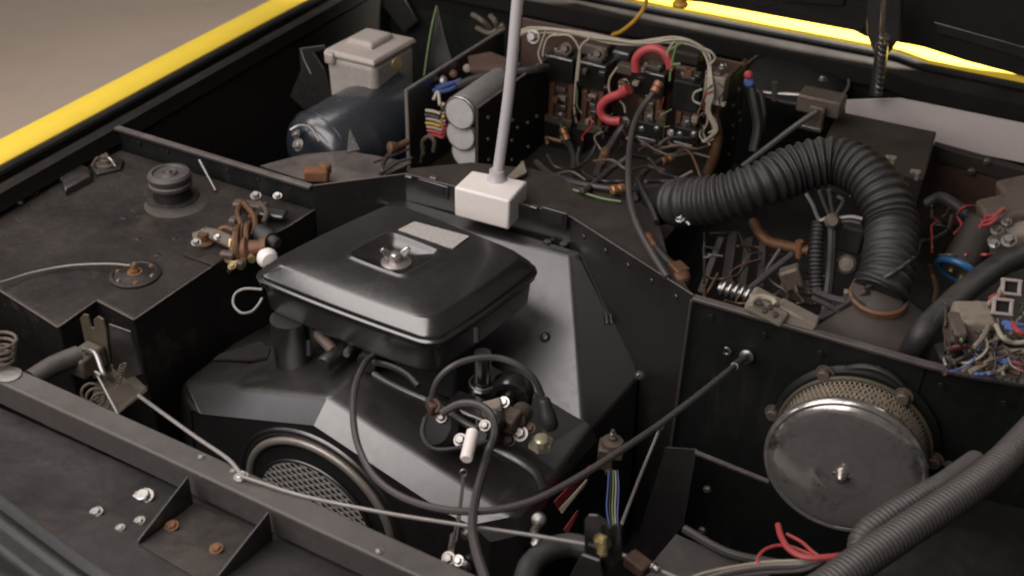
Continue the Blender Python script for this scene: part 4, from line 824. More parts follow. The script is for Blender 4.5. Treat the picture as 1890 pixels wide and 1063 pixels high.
# V shaped pair of wires
wire('tall_wire', [PY(783, 140, 1.6), PY(790, 90, 1.6), PY(798, 45, 1.6), PY(806, 12, 1.6)], .0020, 'green', 'left leg of the pointed pair of wires behind the reservoir', 'wire')
wire('tall_wire', [PY(806, 12, 1.6), PY(815, 50, 1.6), PY(826, 90, 1.6), PY(838, 125, 1.6)], .0018, 'cable', 'right leg of the pointed pair of wires behind the reservoir', 'wire')
obj('pointed_flap', G().prism(YS([(789, 130), (806, 20), (834, 122)], 1.615), (0, .003, 0)), 'sheet', None, smooth=False, label='dark pointed flap between the two tall wires', cat='flap')
# polished dark cylinder
cy = thing('black_canister', P(640, 290, -.12), 'glossy blue black cylindrical canister lying in front of the reservoir', 'canister')
ca = P(588, 292, -.09); cbk = P(742, 205, -.065); axc = (cbk-ca).normalized(); LC = (cbk-ca).length
obj('canister_shell', G().lathe(ca, axc, [(.0005, -.026), (.045, -.025), (.068, -.018), (.080, -.006), (.086, .012), (.088, LC*.5), (.086, LC), (.06, LC+.02), (.001, LC+.03)], 48), 'clearbag', cy, ang=80)
obj('canister_seam', G().torus(ca+axc*.012, axc, .0865, .0016, 48, 8), 'clearbag', cy)
n1 = axc.orthogonal().normalized(); 
for (px, py, r) in ((548, 248, .006), (552, 268, .008), (560, 235, .005)):
    bolt(P(px, py, -.03), (-.3, -.8, .5), r, r, 'zinc', cy, 'end_fitting', False)
obj('end_strap', G().tube([P(536, 240, -.02), P(552, 232, -.012), P(572, 236, -.01), P(590, 262, -.02)], .0025, 8), 'steel', cy)
g = G(); g.prism([P(640, 282, -.006), P(645, 238, .012), P(664, 276, -.006)], (0, 0, -.002)); obj('bright_fin', g, 'zinc', cy, smooth=False)
quad('battery_shelf', [P(480, 306, -.045), P(560, 285, -.045), P(640, 278, -.045), P(760, 300, -.045), P(690, 335, -.045), P(600, 345, -.045)], 'bay_edge')
g = G(); g.box(P(585, 322, -.03), (.040, .022, .022), (Vector((.9, .45, 0)), Vector((-.45, .9, 0)), Z)); g.box(P(600, 312, -.022), (.018, .016, .018)); obj('foam_wedge', g, 'foam', None, label='small orange brown block on the shelf below the canister', cat='block', bevel=.004)
g = G(); g.lathe(P(730, 272, -.02), (-.4, -.8, .2), [(.009, 0), (.010, .004), (.010, .012), (.005, .014)], 14); g.cyl(P(732, 272, -.02), P(752, 262, -.02), .006, 10); obj('cable_lug', g, 'rustb', None, label='pinkish copper cable lug between the canister and relay box', cat='cable lug')
wire('battery_cable', [P(735, 275, -.025), P(715, 290, -.03), P(705, 310, -.03), P(712, 330, -.04)], .0045, 'cableb', 'black cable dropping from the pinkish lug left of the relay box')
for k, pts in enumerate(([(690, 300), (730, 285), (755, 275)], [(700, 322), (735, 300), (760, 292)])):
    wire('ground_strap', [P(a, b, -.03) for a, b in pts], .0025, 'cable', ('upper', 'lower')[k]+' dark strap crossing left of the relay box foot', 'strap')
# dark wall details at top
quad('wall_rib', [PY(690, -10, 2.07), PY(740, -10, 2.07), PY(770, 40, 2.07), PY(745, 60, 2.07)], 'sheet', (0, .004, 0))
for k, (a, b) in enumerate((((872, 28), (905, 52)), ((905, 30), (922, 60)), ((880, 52), (930, 46)))):
    wire('wall_fitting', [PY(*a, 1.95), PY((a[0]+b[0])/2, a[1]+10, 1.94), PY(*b, 1.95)], .006, 'dirtymetal', ('left', 'right', 'lower')[k]+' piece of the dim pipework on the back wall left of the rod', 'pipe')
wire('ochre_cable', [PY(1196, -20, 1.93), PY(1190, 12, 1.93), PY(1172, 38, 1.92), PY(1148, 58, 1.92), PY(1130, 66, 1.93)], .0042, 'orange', 'ochre cable curving down over the gutter from the lid')
g = G(); g.lathe(PY(1255, 12, 2.0), Z, [(.015, 0), (.017, .004), (.015, .008), (.011, .010), (.011, .03)], 16); obj('lid_stop', g, 'orange', None, label='small amber rubber stop at the lower edge of the lid', cat='stop')

# ================================================================== RELAY BOX (back centre)
rb_ = thing('relay_box', Vector((-.72, 1.62, -.12)), 'open relay box of black plates and brown board holding capacitors and contactors', 'relay box')
xl, xm, xr = -.966, -.822, -.484
g = G(); g.prism([(xl, 1.442, .05), (xl, 1.80, .05), (xl, 1.80, -.125), (xl, 1.442, -.125)], (-.005, 0, 0)); obj('left_plate', g, 'sheet', rb_, bevel=.001)
g = G(); g.tube([Vector((xl-.002, 1.80, .051)), Vector((xl-.002, 1.442, .051)), Vector((xl-.002, 1.442, -.12))], .0035, 8, smooth=0); obj('plate_edge', g, 'rod', rb_)
g = G(); g.prism([(xm, 1.44, .05), (xm, 1.67, .05), (xm, 1.80, .05), (xm, 1.80, -.125), (xm, 1.44, -.125)], (-.006, 0, 0)); mp_ = obj('middle_plate', g, 'bay', rb_, bevel=.001)
g = G(); g.tube([Vector((xm-.001, 1.67, .0515)), Vector((xm-.001, 1.44, .0515)), Vector((xm-.001, 1.44, -.12))], .0024, 8, smooth=0); obj('plate_edge', g, 'bay_edge', rb_)
for px, py in ((900, 217), (900, 257), (901, 295), (945, 222), (954, 236), (973, 227), (944, 259), (974, 271), (944, 295), (920, 240), (962, 300), (990, 215)):
    q = PX(px, py, xm+.002); bolt(q, X, .0032, .003, 'steel', mp_, 'screw', False)
yb = 1.80; a = PY(962, 72, yb); b = PY(1372, 130, yb)
g = G(); g.box(((a.x+b.x)/2, yb+.004, -.02), (b.x-a.x, .006, .20)); obj('back_board', g, 'brownboard', rb_, smooth=False, bevel=.001)
a = P(1332, 157, .075); b = P(1376, 112, .075); bt_ = PX(1326, 332, a.x)
g = G(); g.prism([a, b, Vector((a.x, b.y, bt_.z)), Vector((a.x, a.y, bt_.z))], (.006, 0, 0)); rp = obj('right_plate', g, 'bay', rb_, bevel=.001)
g = G(); g.tube([b+Z*.001, a+Z*.001, Vector((a.x, a.y, bt_.z))], .0028, 8, smooth=0); obj('plate_edge', g, 'redbrown', rb_)
for px, py in ((1362, 165), (1352, 195), (1364, 222), (1351, 232), (1352, 255), (1363, 208), (1344, 285)): bolt(PX(px, py, a.x+.006), X, .003, .003, 'steel', rp, 'screw', False)
g = G(); g.box((-.73, 1.62, -.128), (.50, .37, .006)); obj('base_tray', g, 'darkbrown', rb_, smooth=False)
g = G(); g.fbox(1000, 232, 1075, 335, 1.70, .01); obj('front_screen', g, 'bay', rb_, smooth=False)
g = G(); g.prism([P(863, 104, .046), P(905, 96, .046), P(962, 118, .046), P(940, 133, .046), P(870, 130, .046)], (0, 0, -.006)); obj('top_board', g, 'brownboard', rb_, smooth=False)
g = G(); g.tube([PX(776, 300, xl+.01), PX(782, 270, xl+.02)], .003, 6); obj('corner_clip', g, 'steel', rb_)
# capacitors
for k, (px, py, lab) in enumerate(((848, 210, 'uppermost of the three grey capacitor cans'), (846, 252, 'middle one of the three grey capacitor cans'), (852, 289, 'lowest of the three grey capacitor cans'))):
    ct_ = thing('capacitor', PY(px, py, 1.455), lab, 'capacitor', 'grey capacitor cans in the relay box')
    o = PY(px, py, 1.455) + Y*(.007*k)
    obj('can', G().lathe(o, Y, [(.0280, .0), (.0308, .002), (.0312, .006), (.0298, .010), (.0312, .014), (.0312, .15), (.028, .155)], 36), 'alu', ct_)
    obj('end_disc', G().lathe(o-Y*.0005, Y, [(.0268, 0), (.0268, .002)], 36), 'cardgrey', ct_)
    obj('can_rim', G().torus(o+Y*.0005, Y, .0290, .0012, 36, 6), 'zinc', ct_)
# wires in the left bay of the box
for k, (x, y_, mt, n_) in enumerate(((794, 206, 'cream', 'uppermost cream'), (793, 214, 'cableb', 'black'), (795, 221, 'cream', 'second cream'), (794, 229, 'orange', 'ochre'), (796, 236, 'cream', 'third cream'), (797, 243, 'redwire', 'red'), (799, 250, 'redwire', 'lowest red'))):
    wire('loom_wire', [PX(x-8, y_-2, -.945), PX(x+6, y_, -.93), PX(x+20, y_+3, -.915), PX(x+24, y_-14, -.90)], .0030, mt, n_+' wire of the stack left of the capacitors')
wire('loom_wire', [PY(812, 195, 1.47), PY(808, 170, 1.49), PY(800, 185, 1.48)], .003, 'cream', 'cream wire looping above the stack left of the capacitors')
for k, pts in enumerate(([(800, 168), (822, 160), (850, 148)], [(805, 162), (828, 155), (848, 152)], [(806, 172), (830, 166), (846, 158)])):
    wire('blue_wire', [P(a_, b_, .03) for a_, b_ in pts], .0038, 'blue', ('lower', 'upper', 'middle')[k]+' blue wire lying behind the left plate of the relay box')
wire('olive_loop', [PY(782, 285, 1.46), PY(780, 262, 1.46), PY(792, 252, 1.46), PY(802, 262, 1.46), PY(800, 280, 1.46)], .004, 'olive', 'olive strap looped low inside the left plate of the relay box', 'strap')
wire('black_cable', [P(842, 160, .035), P(880, 145, .045), P(930, 135, .05), P(985, 130, .055), P(1010, 125, .05)], .0075, 'cableb', 'thick black cable lying across the top of the relay box')
for k, (px, py) in enumerate(((818, 150), (836, 138), (862, 128))):
    g = G(); g.lathe(P(px, py, .03), (.4, -.6, .5), [(.008, 0), (.008, .008), (.005, .010)], 12); obj('terminal_stud', g, ('steel', 'rustb', 'beige')[k], None, label=('steel', 'copper coloured', 'beige')[k]+' terminal cap inside the left plate of the relay box', cat='terminal')

# contactors
YC_ = 1.70
labs = ['leftmost black contactor in the relay box', 'second black contactor from the left in the relay box', 'black contactor under the red cable arc', 'black contactor nearest the beige block']
for k, (x0, y0, x1, y1, bx0, bx1, by1) in enumerate(((1003, 106, 1057, 152, 1012, 1056, 222), (1066, 118, 1118, 166, 1072, 1112, 236), (1170, 134, 1226, 180, 1176, 1218, 226), (1240, 152, 1292, 206, 1246, 1286, 236))):
    ct_ = thing('contactor', PY((x0+x1)/2, by1, YC_), labs[k], 'contactor', 'contactors on the brown board')
    g = G(); g.fbox(x0, y0, x1, y1, YC_, .055); cb_ = obj('coil_cap', g, 'gloss' if k < 3 else 'bay', ct_, bevel=.003)
    g = G(); q = PY((x0+x1)/2, y0, YC_); g.box(q+Vector((.0, .028, .003)), (.030, .03, .008)); obj('cap_top', g, 'dirtymetal', cb_, bevel=.002)
    for s_ in (-1, 1): bolt(q+Vector((s_*.013, .02, .004)), Z, .0045, .004, 'steel', ct_, 'terminal', False)
    g = G(); g.fbox(bx0, y1-2, bx1, by1, YC_+.012, .035); obj('frame', g, 'redbrown', ct_, bevel=.001)
    for s_ in (0, 1):
        xx = bx0+2 if s_ == 0 else bx1-8
        g = G(); g.fbox(xx, y1+2, xx+8, by1-2, YC_+.004, .012); obj('copper_bar', g, 'rustb', ct_, bevel=.001)
    for j in range(4):
        yy = y1+10+j*(by1-y1-16)/3.3; g = G(); g.fbox(bx0+13+(j % 2)*3, yy, bx1-13, yy+9, YC_+.002, .012); obj('contact', g, ('dirtymetal', 'beige', 'steel', 'olive')[(j+k) % 4], ct_, bevel=.001)
    bolt(PY((bx0+bx1)/2, by1-8, YC_+.002), -Y, .006, .006, 'steel', ct_, 'terminal')
    if k < 2:
        g = G(); g.fbox(bx0-8, by1-4, bx1-2, by1+9, YC_-.004, .02); obj('terminal_plate', g, 'olive', ct_, bevel=.001)
    else:
        g = G(); g.fbox(bx0-4, by1+2, bx1+4, by1+28, YC_-.012, .02); obj('terminal_bar', g, 'bay', ct_, bevel=.002)
        for px in (bx0+8, bx1-6): bolt(PY(px, by1+12, YC_-.013), -Y, .0042, .003, 'zinc', ct_, 'screw', False)
        g = G(); g.fbox(bx0-4, by1+29, bx1-8, by1+36, YC_-.016, .02); obj('bus_strip', g, 'steel', ct_, bevel=.001)
        g = G(); g.fbox(bx0+6, by1+36, bx1-18, by1+46, YC_-.010, .012); obj('bus_foot', g, 'dirtymetal', ct_, bevel=.001)
g = G(); g.fbox(1208, 206, 1226, 288, YC_-.008, .012); obj('link_bar', g, 'olive', None, label='tall olive metal link bar between the two right contactors', cat='bar', bevel=.002)
g = G(); g.prism([PY(944, 168, 1.70), PY(1004, 126, 1.70), PY(1004, 146, 1.70), PY(950, 182, 1.70)], (0, .02, 0)); obj('slanted_arm', g, 'sheet', None, smooth=False, label='dark slanted arm left of the leftmost contactor', cat='arm')
bb = thing('beige_relay', PY(1318, 180, 1.68), 'beige block relay wrapped with cream wires at the right end of the relay box', 'relay')
g = G(); g.fbox(1298, 142, 1336, 190, 1.685, .03); obj('relay_block', g, 'beige', bb, bevel=.002)
g = G(); g.fbox(1300, 134, 1330, 144, 1.69, .03); obj('relay_top', g, 'dirtymetal', bb, bevel=.002)
bolt(PY(1334, 126, 1.70), Z, .006, .006, 'zinc', bb); g = G(); g.fbox(1296, 188, 1338, 194, 1.68, .012); obj('wire_clip', g, 'cream', bb, bevel=.001)
g = G(); g.fbox(1138, 122, 1166, 138, 1.70, .02); obj('beige_tag', g, 'olive', None, label='small yellowish terminal tag left of the red cable arc', cat='terminal', bevel=.001)
for k, (px, py, r, mt, lb_) in enumerate(((985, 68, .013, 'steel', 'large round steel stud at the top left of the relay box'), (1045, 90, .011, 'dirtymetal', 'round stud behind the leftmost contactor'), (1105, 100, .010, 'dirtymetal', 'round stud behind the second contactor'), (1152, 157, .011, 'steel', 'steel terminal bolt holding the upper end of the red C shaped cable'), (1153, 226, .010, 'steel', 'steel terminal bolt at the lower end of the red C shaped cable'), (1238, 245, .006, 'zinc', 'small bright bolt under the red arc contactor'))):
    tag(bolt(PY(px, py, YC_), (0, -1, .3), r*.7, r*.8, mt, None, 'terminal_bolt'), lb_, 'bolt')
for k, (x0, y0, x1, y1, mt) in enumerate(((1068, 84, 1120, 106, 'dirtymetal'), (1238, 98, 1290, 120, 'darkbrown'), (1244, 124, 1284, 136, 'dirtymetal'), (1128, 96, 1162, 118, 'sheet'))):
    g = G(); g.fbox(x0, y0, x1, y1, 1.745, .04); obj('board_block', g, mt, rb_, bevel=.004)

# red cables
rc1 = [P(1174, 130, .09), P(1172, 108, .10), P(1184, 92, .11), P(1204, 86, .115), P(1222, 94, .11), P(1232, 108, .10), P(1236, 120, .09)]
rc1 = [PY(a_, b_, 1.68) for a_, b_ in ((1174, 132), (1174, 110), (1187, 95), (1207, 90), (1224, 97), (1234, 112), (1238, 126))]
wire('red_cable', rc1, .0080, 'red', 'thick red cable arched over the top of the third contactor', seg=14)
wire('red_cable', [PY(a_, b_, 1.665) for a_, b_ in ((1160, 165), (1144, 174), (1122, 183), (1109, 198), (1112, 214), (1126, 223), (1146, 224))], .0082, 'red', 'thick red C shaped cable between two contactors', seg=14)
g = G(); g.tube([PY(1160, 164, 1.665), PY(1148, 172, 1.665)], .0108, 12); obj('red_sleeve', g, 'redwire', None, label='dark red sleeve on the upper end of the C shaped cable', cat='sleeve')
# cream wires along the top
base = [(962, 62), (978, 57), (1010, 56), (1050, 60), (1090, 68), (1130, 75), (1170, 80), (1205, 78), (1240, 74), (1270, 77), (1296, 90), (1310, 105)]
for k in range(5):
    dy = (k-2)*2.0
    pts = [PY(a_, b_+dy+1.5*math.sin(a_*.05+k*2), 1.74-.004*(k % 3)) for a_, b_ in base[:len(base)-(k % 2)]]
    if k > 1: pts += [PY(1304+k*2, 130, 1.69), PY(1300+k*4, 175, 1.67), PY(1298+k*3, 205, 1.67), PY(1312+k*3, 240, 1.67), PY(1305-k*2, 262, 1.67)]
    wire('cream_wire', pts, .0021, 'cream', ('highest', 'second', 'middle', 'fourth', 'lowest')[k]+' cream wire of the bundle along the top of the relay box')
D_ = [([(1008, 58), (1000, 78), (994, 100), (1000, 118)], 'left of the leftmost contactor'), ([(1030, 62), (1012, 70), (1004, 88), (1002, 104)], 'arched tight over the leftmost contactor'), ([(1020, 66), (1050, 66), (1066, 84), (1070, 104), (1066, 150)], 'between the first two contactors'), ([(1090, 70), (1074, 84), (1068, 105), (1062, 160), (1060, 200), (1064, 226)], 'dropping past the second contactor'),
      ([(1246, 76), (1234, 92), (1232, 110), (1240, 130)], 'right of the red arc'), ([(1252, 76), (1244, 100), (1238, 130), (1236, 150)], 'straight down right of the red arc'), ([(1260, 78), (1240, 90), (1228, 100), (1236, 118), (1256, 118)], 'coiled right of the red arc'),
      ([(1140, 124), (1126, 145), (1124, 165), (1130, 180)], 'thin curl left of the red C cable'), ([(1144, 186), (1152, 196), (1154, 208)], 'inside the red C cable'), ([(1296, 165), (1282, 172), (1280, 186), (1296, 194)], 'bulging left of the beige relay'), ([(1310, 120), (1320, 108), (1312, 96), (1300, 90)], 'curling above the beige relay'),
      ([(1300, 208), (1318, 218), (1322, 236), (1308, 246)], 'upper loop under the beige relay'), ([(1298, 232), (1292, 250), (1302, 262), (1318, 256)], 'lower loop under the beige relay'), ([(1304, 200), (1306, 225), (1298, 245), (1310, 268)], 'long drop under the beige relay')]
for k, (pts, lb_) in enumerate(D_):
    wire('cream_wire', [PY(a_, b_, 1.675) for a_, b_ in pts], .0019, 'green' if k in (5, 6) else 'cream', ('greenish' if k in (5, 6) else 'cream')+' wire '+lb_)
wire('ochre_loom', [PY(1316, 215, 1.69), PY(1324, 250, 1.69), PY(1318, 290, 1.69), PY(1306, 320, 1.69)], .010, 'rustb', 'rust brown loom hanging beside the right plate of the relay box', seg=12)
g = G(); g.lathe(PY(1381, 138, 1.76), (.3, -1, .3), [(.007, 0), (.008, .01), (.004, .014)], 12); obj('red_knob', g, 'red', rb_)
g = G(); g.lathe(PY(1382, 152, 1.76), (.3, -1, .3), [(.009, 0), (.009, .010), (.006, .013)], 12); obj('blue_knob', g, 'blue', rb_)
wire('black_cable', [PY(1385, 160, 1.76), PY(1392, 195, 1.75), PY(1398, 235, 1.74), PY(1390, 280, 1.72)], .009, 'cableb', 'thick black cable hanging right of the relay box')
wire('black_cable', [PY(1402, 170, 1.78), PY(1408, 205, 1.77), PY(1406, 245, 1.76)], .006, 'cable', 'grey cable hanging beside the thick black one right of the relay box')

# heavy battery cables and lugs
def lug(name, p0, p1, lb_, r=.0055, mt='copper'):
    g = G(); a_, b_ = Vector(p0), Vector(p1); d = (b_-a_); L_ = d.length
    g.lathe(a_, d, [(r*.8, 0), (r*1.15, L_*.1), (r*1.15, L_*.45), (r*.9, L_*.5), (r*1.1, L_*.58), (r*1.1, L_*.95), (r*.8, L_)], 12); return obj(name, g, mt, None, label=lb_, cat='cable lug')
wire('battery_cable', [PY(1215, 150, 1.66), PY(1205, 172, 1.64), PY(1188, 195, 1.62), PY(1172, 225, 1.58), PY(1163, 265, 1.52), P(1160, 320, .03), P(1163, 370, .02), P(1178, 420, .012), P(1205, 470, .005), P(1232, 512, .0)], .0052, 'cable', 'long dark cable from the third contactor down over the engine bulkhead')
lug('copper_lug', PY(1218, 152, 1.655), PY(1207, 172, 1.64), 'copper lug at the top of the long dark cable', .008)
wire('battery_cable', [PY(1036, 230, 1.69), PY(1046, 255, 1.68), PY(1058, 290, 1.62), PY(1056, 325, 1.56), P(1050, 345, -.01)], .0058, 'cableb', 'black cable from the leftmost contactor dropping to the deck')
lug('copper_lug', PY(1038, 236, 1.675), PY(1047, 260, 1.665), 'copper lug below the leftmost contactor', .007)
wire('battery_cable', [PY(1150, 232, 1.67), PY(1136, 255, 1.65), PY(1112, 295, 1.60), PY(1100, 330, 1.55)], .0075, 'cableb', 'black cable slanting down from the red C shaped cable')
lug('copper_lug', PY(1122, 275, 1.63), PY(1108, 305, 1.585), 'reddish crimped joint halfway down the slanting black cable', .0085, 'rustb')
wire('battery_cable', [PY(1268, 275, 1.68), PY(1240, 290, 1.65), PY(1205, 305, 1.60), PY(1180, 330, 1.52), P(1172, 365, .0)], .0055, 'cable', 'grey cable from the right contactor curving down to the deck')
lug('copper_lug', PY(1243, 290, 1.655), PY(1220, 300, 1.625), 'copper lug on the grey cable under the right contactor', .0075)
wire('battery_cable', [PY(1160, 290, 1.60), PY(1125, 315, 1.55), P(1085, 348, .0), P(1070, 352, -.005)], .0055, 'cable', 'grey cable crossing low behind the white block rod toward the deck')
wire('battery_cable', [P(990, 300, -.04), P(1020, 325, -.02), P(1080, 342, -.005), P(1150, 350, .0), P(1240, 346, .0)], .006, 'cableb', 'black cable lying along the deck toward the large ribbed hose')
lug('copper_lug', P(1128, 352, .004), P(1152, 347, .004), 'copper lug lying flat on the deck', .007)
wire('battery_cable', [P(1175, 330, .01), P(1185, 352, .008), P(1200, 380, .004), P(1212, 410, .0)], .0045, 'cableb', 'short black cable beside the long dark one on the deck')
quad('engine_deck', [P(750, 312, -.008), P(870, 300, -.008), P(985, 312, -.008), P(1120, 355, -.008), P(1205, 374, -.008), P(1232, 470, -.008), Vector((-.335, 1.178, -.008)), Vector((-.560, 1.282, -.008)), Vector((-.853, 1.273, -.008))], 'darkbrown', (0, 0, -.004), label='dusty dark brown deck between bulkhead recess and relay box')
g = G(); g.prism([P(935, 328, .0), P(966, 296, .0), P(972, 318, .0), P(950, 330, .0)], (0, 0, -.003)); obj('paper_tag', g, 'beige', None, label='small pale triangular tag on the deck right of the white block', cat='tag')
g = G(); g.tube([P(1058, 350, -.002), P(1110, 366, -.002), P(1146, 372, -.002)], .0018, 6); obj('deck_seam', g, 'green', car)
lug('orange_tip', P(1193, 433, .0), P(1208, 458, -.004), 'pale and orange tip of a cable beside the bulkhead rim', .006)
wire('battery_cable', [P(1208, 455, -.004), P(1228, 478, -.01), P(1246, 495, -.015)], .0068, 'cableb', 'black cable between the orange tip and the brown connector', seg=12)
g = G(); g.box(P(1252, 500, -.01), (.026, .022, .020), (Vector((.8, -.6, 0)), Vector((.6, .8, 0)), Z)); g.lathe(P(1258, 512, -.01), Z, [(.012, -.01), (.013, .004), (.009, .008)], 14); obj('brown_connector', g, 'rustb', None, label='rust brown connector just behind the bulkhead rim', cat='connector', bevel=.003)

# ================================================================== MIDDLE RIGHT: under the arch of the hose
for k, (x0, y0, x1, y1, w_) in enumerate(((1330, 440, 1292, 540, .010), (1352, 430, 1338, 530, .016), (1382, 440, 1368, 530, .014), (1408, 430, 1402, 530, .012))):
    g = G(); a_ = PY(x0, y0, 1.40); b_ = PY(x1, y1, 1.32); d = (b_-a_).normalized(); n = d.cross(Y).normalized()
    g.prism([a_-n*w_/2, a_+n*w_/2, b_+n*w_/2, b_-n*w_/2], (0, .006, 0)); obj('slat', g, 'bay_edge' if k == 0 else 'darkbrown', None, label=('narrow grey', 'wide brown', 'second wide brown', 'rightmost brown')[k]+' upright slat behind the bulkhead under the hose', cat='slat', smooth=False, bevel=.001)
wire('rusty_pipe', [PY(1390, 410, 1.42), PY(1402, 430, 1.40), PY(1420, 446, 1.39), PY(1450, 454, 1.38), PY(1478, 460, 1.37), PY(1492, 462, 1.37)], .0085, 'rustb', 'rust brown curved pipe under the arch of the hose', 'pipe', seg=12)
g = G(); g.cyl(PY(1476, 445, 1.365), PY(1474, 474, 1.365), .006, 12); obj('pipe_stub', g, 'rust', None, label='short upright stub at the right end of the rusty pipe', cat='pipe stub')
wire('grey_pipe', [PY(1462, 470, 1.36), PY(1430, 495, 1.33), PY(1400, 520, 1.30), PY(1378, 538, 1.28)], .0052, 'cable', 'grey pipe slanting down left from the rusty pipe to the bright coil', 'pipe')
wire('grey_pipe', [PY(1440, 460, 1.37), PY(1420, 490, 1.35), PY(1404, 515, 1.33)], .0035, 'cable', 'thin grey pipe behind the slanting one under the hose arch', 'pipe')
cl = thing('bright_coupling', PY(1358, 540, 1.25), 'shiny ribbed metal coupling on top of the right bulkhead', 'coupling')
for k in range(5):
    o = PY(1336+k*11, 532+k*3, 1.25); g = G(); g.torus(o, Vector((.95, .0, -.2)), .0105, .0032, 20, 8); obj('coupling_ring', g, 'zinc', cl)
obj('coupling_core', G().cyl(PY(1328, 531, 1.25), PY(1390, 547, 1.25), .0095, 16), 'steel', cl)
cb_ = thing('connector_block', P(1440, 590, .0), 'large beige plastic connector block resting against the right bulkhead rim', 'connector')
g = G(); q = P(1418, 566, .012); axs = (Vector((.96, .05, -.27)).normalized(), Vector((-.05, 1, 0)), Vector((.27, 0, .96)).normalized())
g.box(q, (.055, .030, .026), axs); obj('block_head', g, 'beige', cb_, bevel=.005, seg=3)
g = G(); g.box(P(1470, 584, .006), (.055, .024, .020), axs); obj('block_tail', g, 'beige', cb_, bevel=.003)
for k in range(4):
    g = G(); g.lathe(P(1402+k*10, 560+k*4+(k % 2)*10, .028), (0, -.5, .85), [(.004, 0), (.004, .003), (.002, .0035)], 10); obj('block_pin', g, 'darkbrown', cb_)
g = G(); g.tube([P(1385, 560, .028), P(1400, 548, .03), P(1425, 552, .03), P(1432, 562, .028)], .004, 8); obj('block_loop', g, 'cream', cb_)
g = G(); g.box(PY(1462, 512, 1.30), (.030, .02, .032), (Vector((.8, .2, .5)).normalized(), Vector((-.2, .98, 0)).normalized(), Vector((-.5, 0, .85)).normalized())); obj('grey_bracket', g, 'dirtymetal', None, label='grey metal tab above the beige connector block', cat='bracket', bevel=.004)
g = G(); g.fbox(1435, 530, 1510, 562, 1.31, .03); obj('dark_block', g, 'dirtymetal', None, label='dirty dark block behind the beige connector block', cat='block', bevel=.006)
def ribbed(name, pts, r, pitch, mat, lb_): return obj(name, G().tube(pts, r, 16, rfun=lambda s: r+r*.14*math.sin(2*math.pi*s/pitch), step=pitch/6, smooth=8), mat, None, label=lb_, cat='conduit', ang=80)
ribbed('conduit', [PY(1512, 410, 1.36), PY(1508, 450, 1.34), PY(1506, 500, 1.32), PY(1508, 545, 1.30)], .0095, .006, 'rubber', 'thin black corrugated conduit standing upright under the hose arch')
wire('black_pipe', [PY(1536, 400, 1.35), PY(1536, 450, 1.33), PY(1532, 510, 1.31), PY(1524, 570, 1.28), PY(1520, 605, 1.26)], .0068, 'cableb', 'upright black pipe right of the thin corrugated conduit', 'pipe')
for k, pts in enumerate(([(1488, 358), (1500, 378), (1512, 405), (1528, 402)], [(1512, 352), (1522, 378), (1532, 400)], [(1530, 350), (1534, 375), (1538, 398)], [(1545, 362), (1556, 372), (1540, 400)], [(1540, 404), (1570, 400), (1592, 404)], [(1538, 412), (1566, 408), (1588, 412)])):
    wire('grey_wire', [PY(a_, b_, 1.345) for a_, b_ in pts], .0028, 'rod' if k in (0, 4) else 'cable', ('leftmost', 'second', 'third', 'rightmost short', 'upper level', 'lower level')[k]+' grey wire meeting at the knot under the hose arch')
g = G(); g.lathe(PY(1536, 408, 1.335), (.2, -.8, .5), [(.009, -.006), (.011, 0), (.007, .006)], 12); obj('wire_knot', g, 'dirtymetal', None, label='dark knot where the grey wires meet under the hose arch', cat='joint')
g = G(); g.lathe(PY(1562, 488, 1.33), (0, -.8, .5), [(.014, -.02), (.014, 0), (.010, .004), (.004, .005)], 20); obj('round_stud', g, 'dirtymetal', None, label='round steel knob left of the vertical run of the ribbed hose', cat='knob')
g = G(); g.fbox(1548, 420, 1592, 470, 1.36, .03); obj('olive_block', g, 'darkbrown', None, label='dark upright block behind the knot of grey wires', cat='block', bevel=.004)
for k, pts in enumerate(([(1500, 535), (1530, 548), (1560, 556)], [(1498, 548), (1528, 562), (1550, 575)], [(1600, 535), (1560, 560), (1530, 580), (1500, 592)])):
    wire('grey_strap', [PY(a_, b_, 1.25) for a_, b_ in pts], .0048, 'cable', ('upper', 'lower', 'long rising')[k]+' grey strap beside the foot of the black pipe', 'strap')
wire('thin_wire', [P(1757, 398, .0), P(1748, 425, .01), P(1720, 442, .02), P(1700, 445, .03), P(1690, 470, .06), P(1665, 492, .065), P(1640, 508, .06), P(1600, 530, .03)], .0028, 'cable', 'thin dark wire strapped across the vertical run of the ribbed hose')

# ================================================================== FAR RIGHT: hose, capacitor, fittings and loom
wire('heater_hose', [P(1960, 440, .05), P(1900, 468, .045), P(1845, 490, .04), P(1790, 530, .03), P(1740, 575, .02), P(1705, 612, .01), P(1685, 645, -.02), P(1668, 690, -.07)], .0165, 'rubber', 'fat smooth black hose running from the right edge down to the bulkhead rim', 'hose', seg=24)
wire('upper_hose', [PY(1712, 378, 1.6), PY(1735, 366, 1.6), PY(1760, 378, 1.58), PY(1790, 402, 1.55), PY(1815, 415, 1.52)], .010, 'cableb', 'grey black hose elbow just above the blue ringed can', 'hose', seg=14)
bc = thing('blue_ring_can', PY(1775, 480, 1.42), 'round grey can with blue plastic ring right of the ribbed hose', 'can')
o = PY(1768, 500, 1.40); ax2 = Vector((-.2, -.75, -.1)).normalized(); back = Vector((.16, .65, .5)).normalized()
obj('can_body', G().lathe(o, back, [(.024, -.002), (.027, .0), (.027, .075), (.022, .082)], 32), 'darkbrown', bc)
obj('can_ring', G().torus(o, back, .0285, .0052, 36, 10), 'bluecan', bc)
obj('can_face', G().lathe(o-back*.003, back, [(.022, 0), (.022, .002)], 30), 'dirtymetal', bc)
for s_ in ((-.008, .004), (.008, -.004)): bolt(o-back*.003+Vector((s_[0], 0, s_[1])), -back, .004, .005, 'brass', bc, 'terminal')
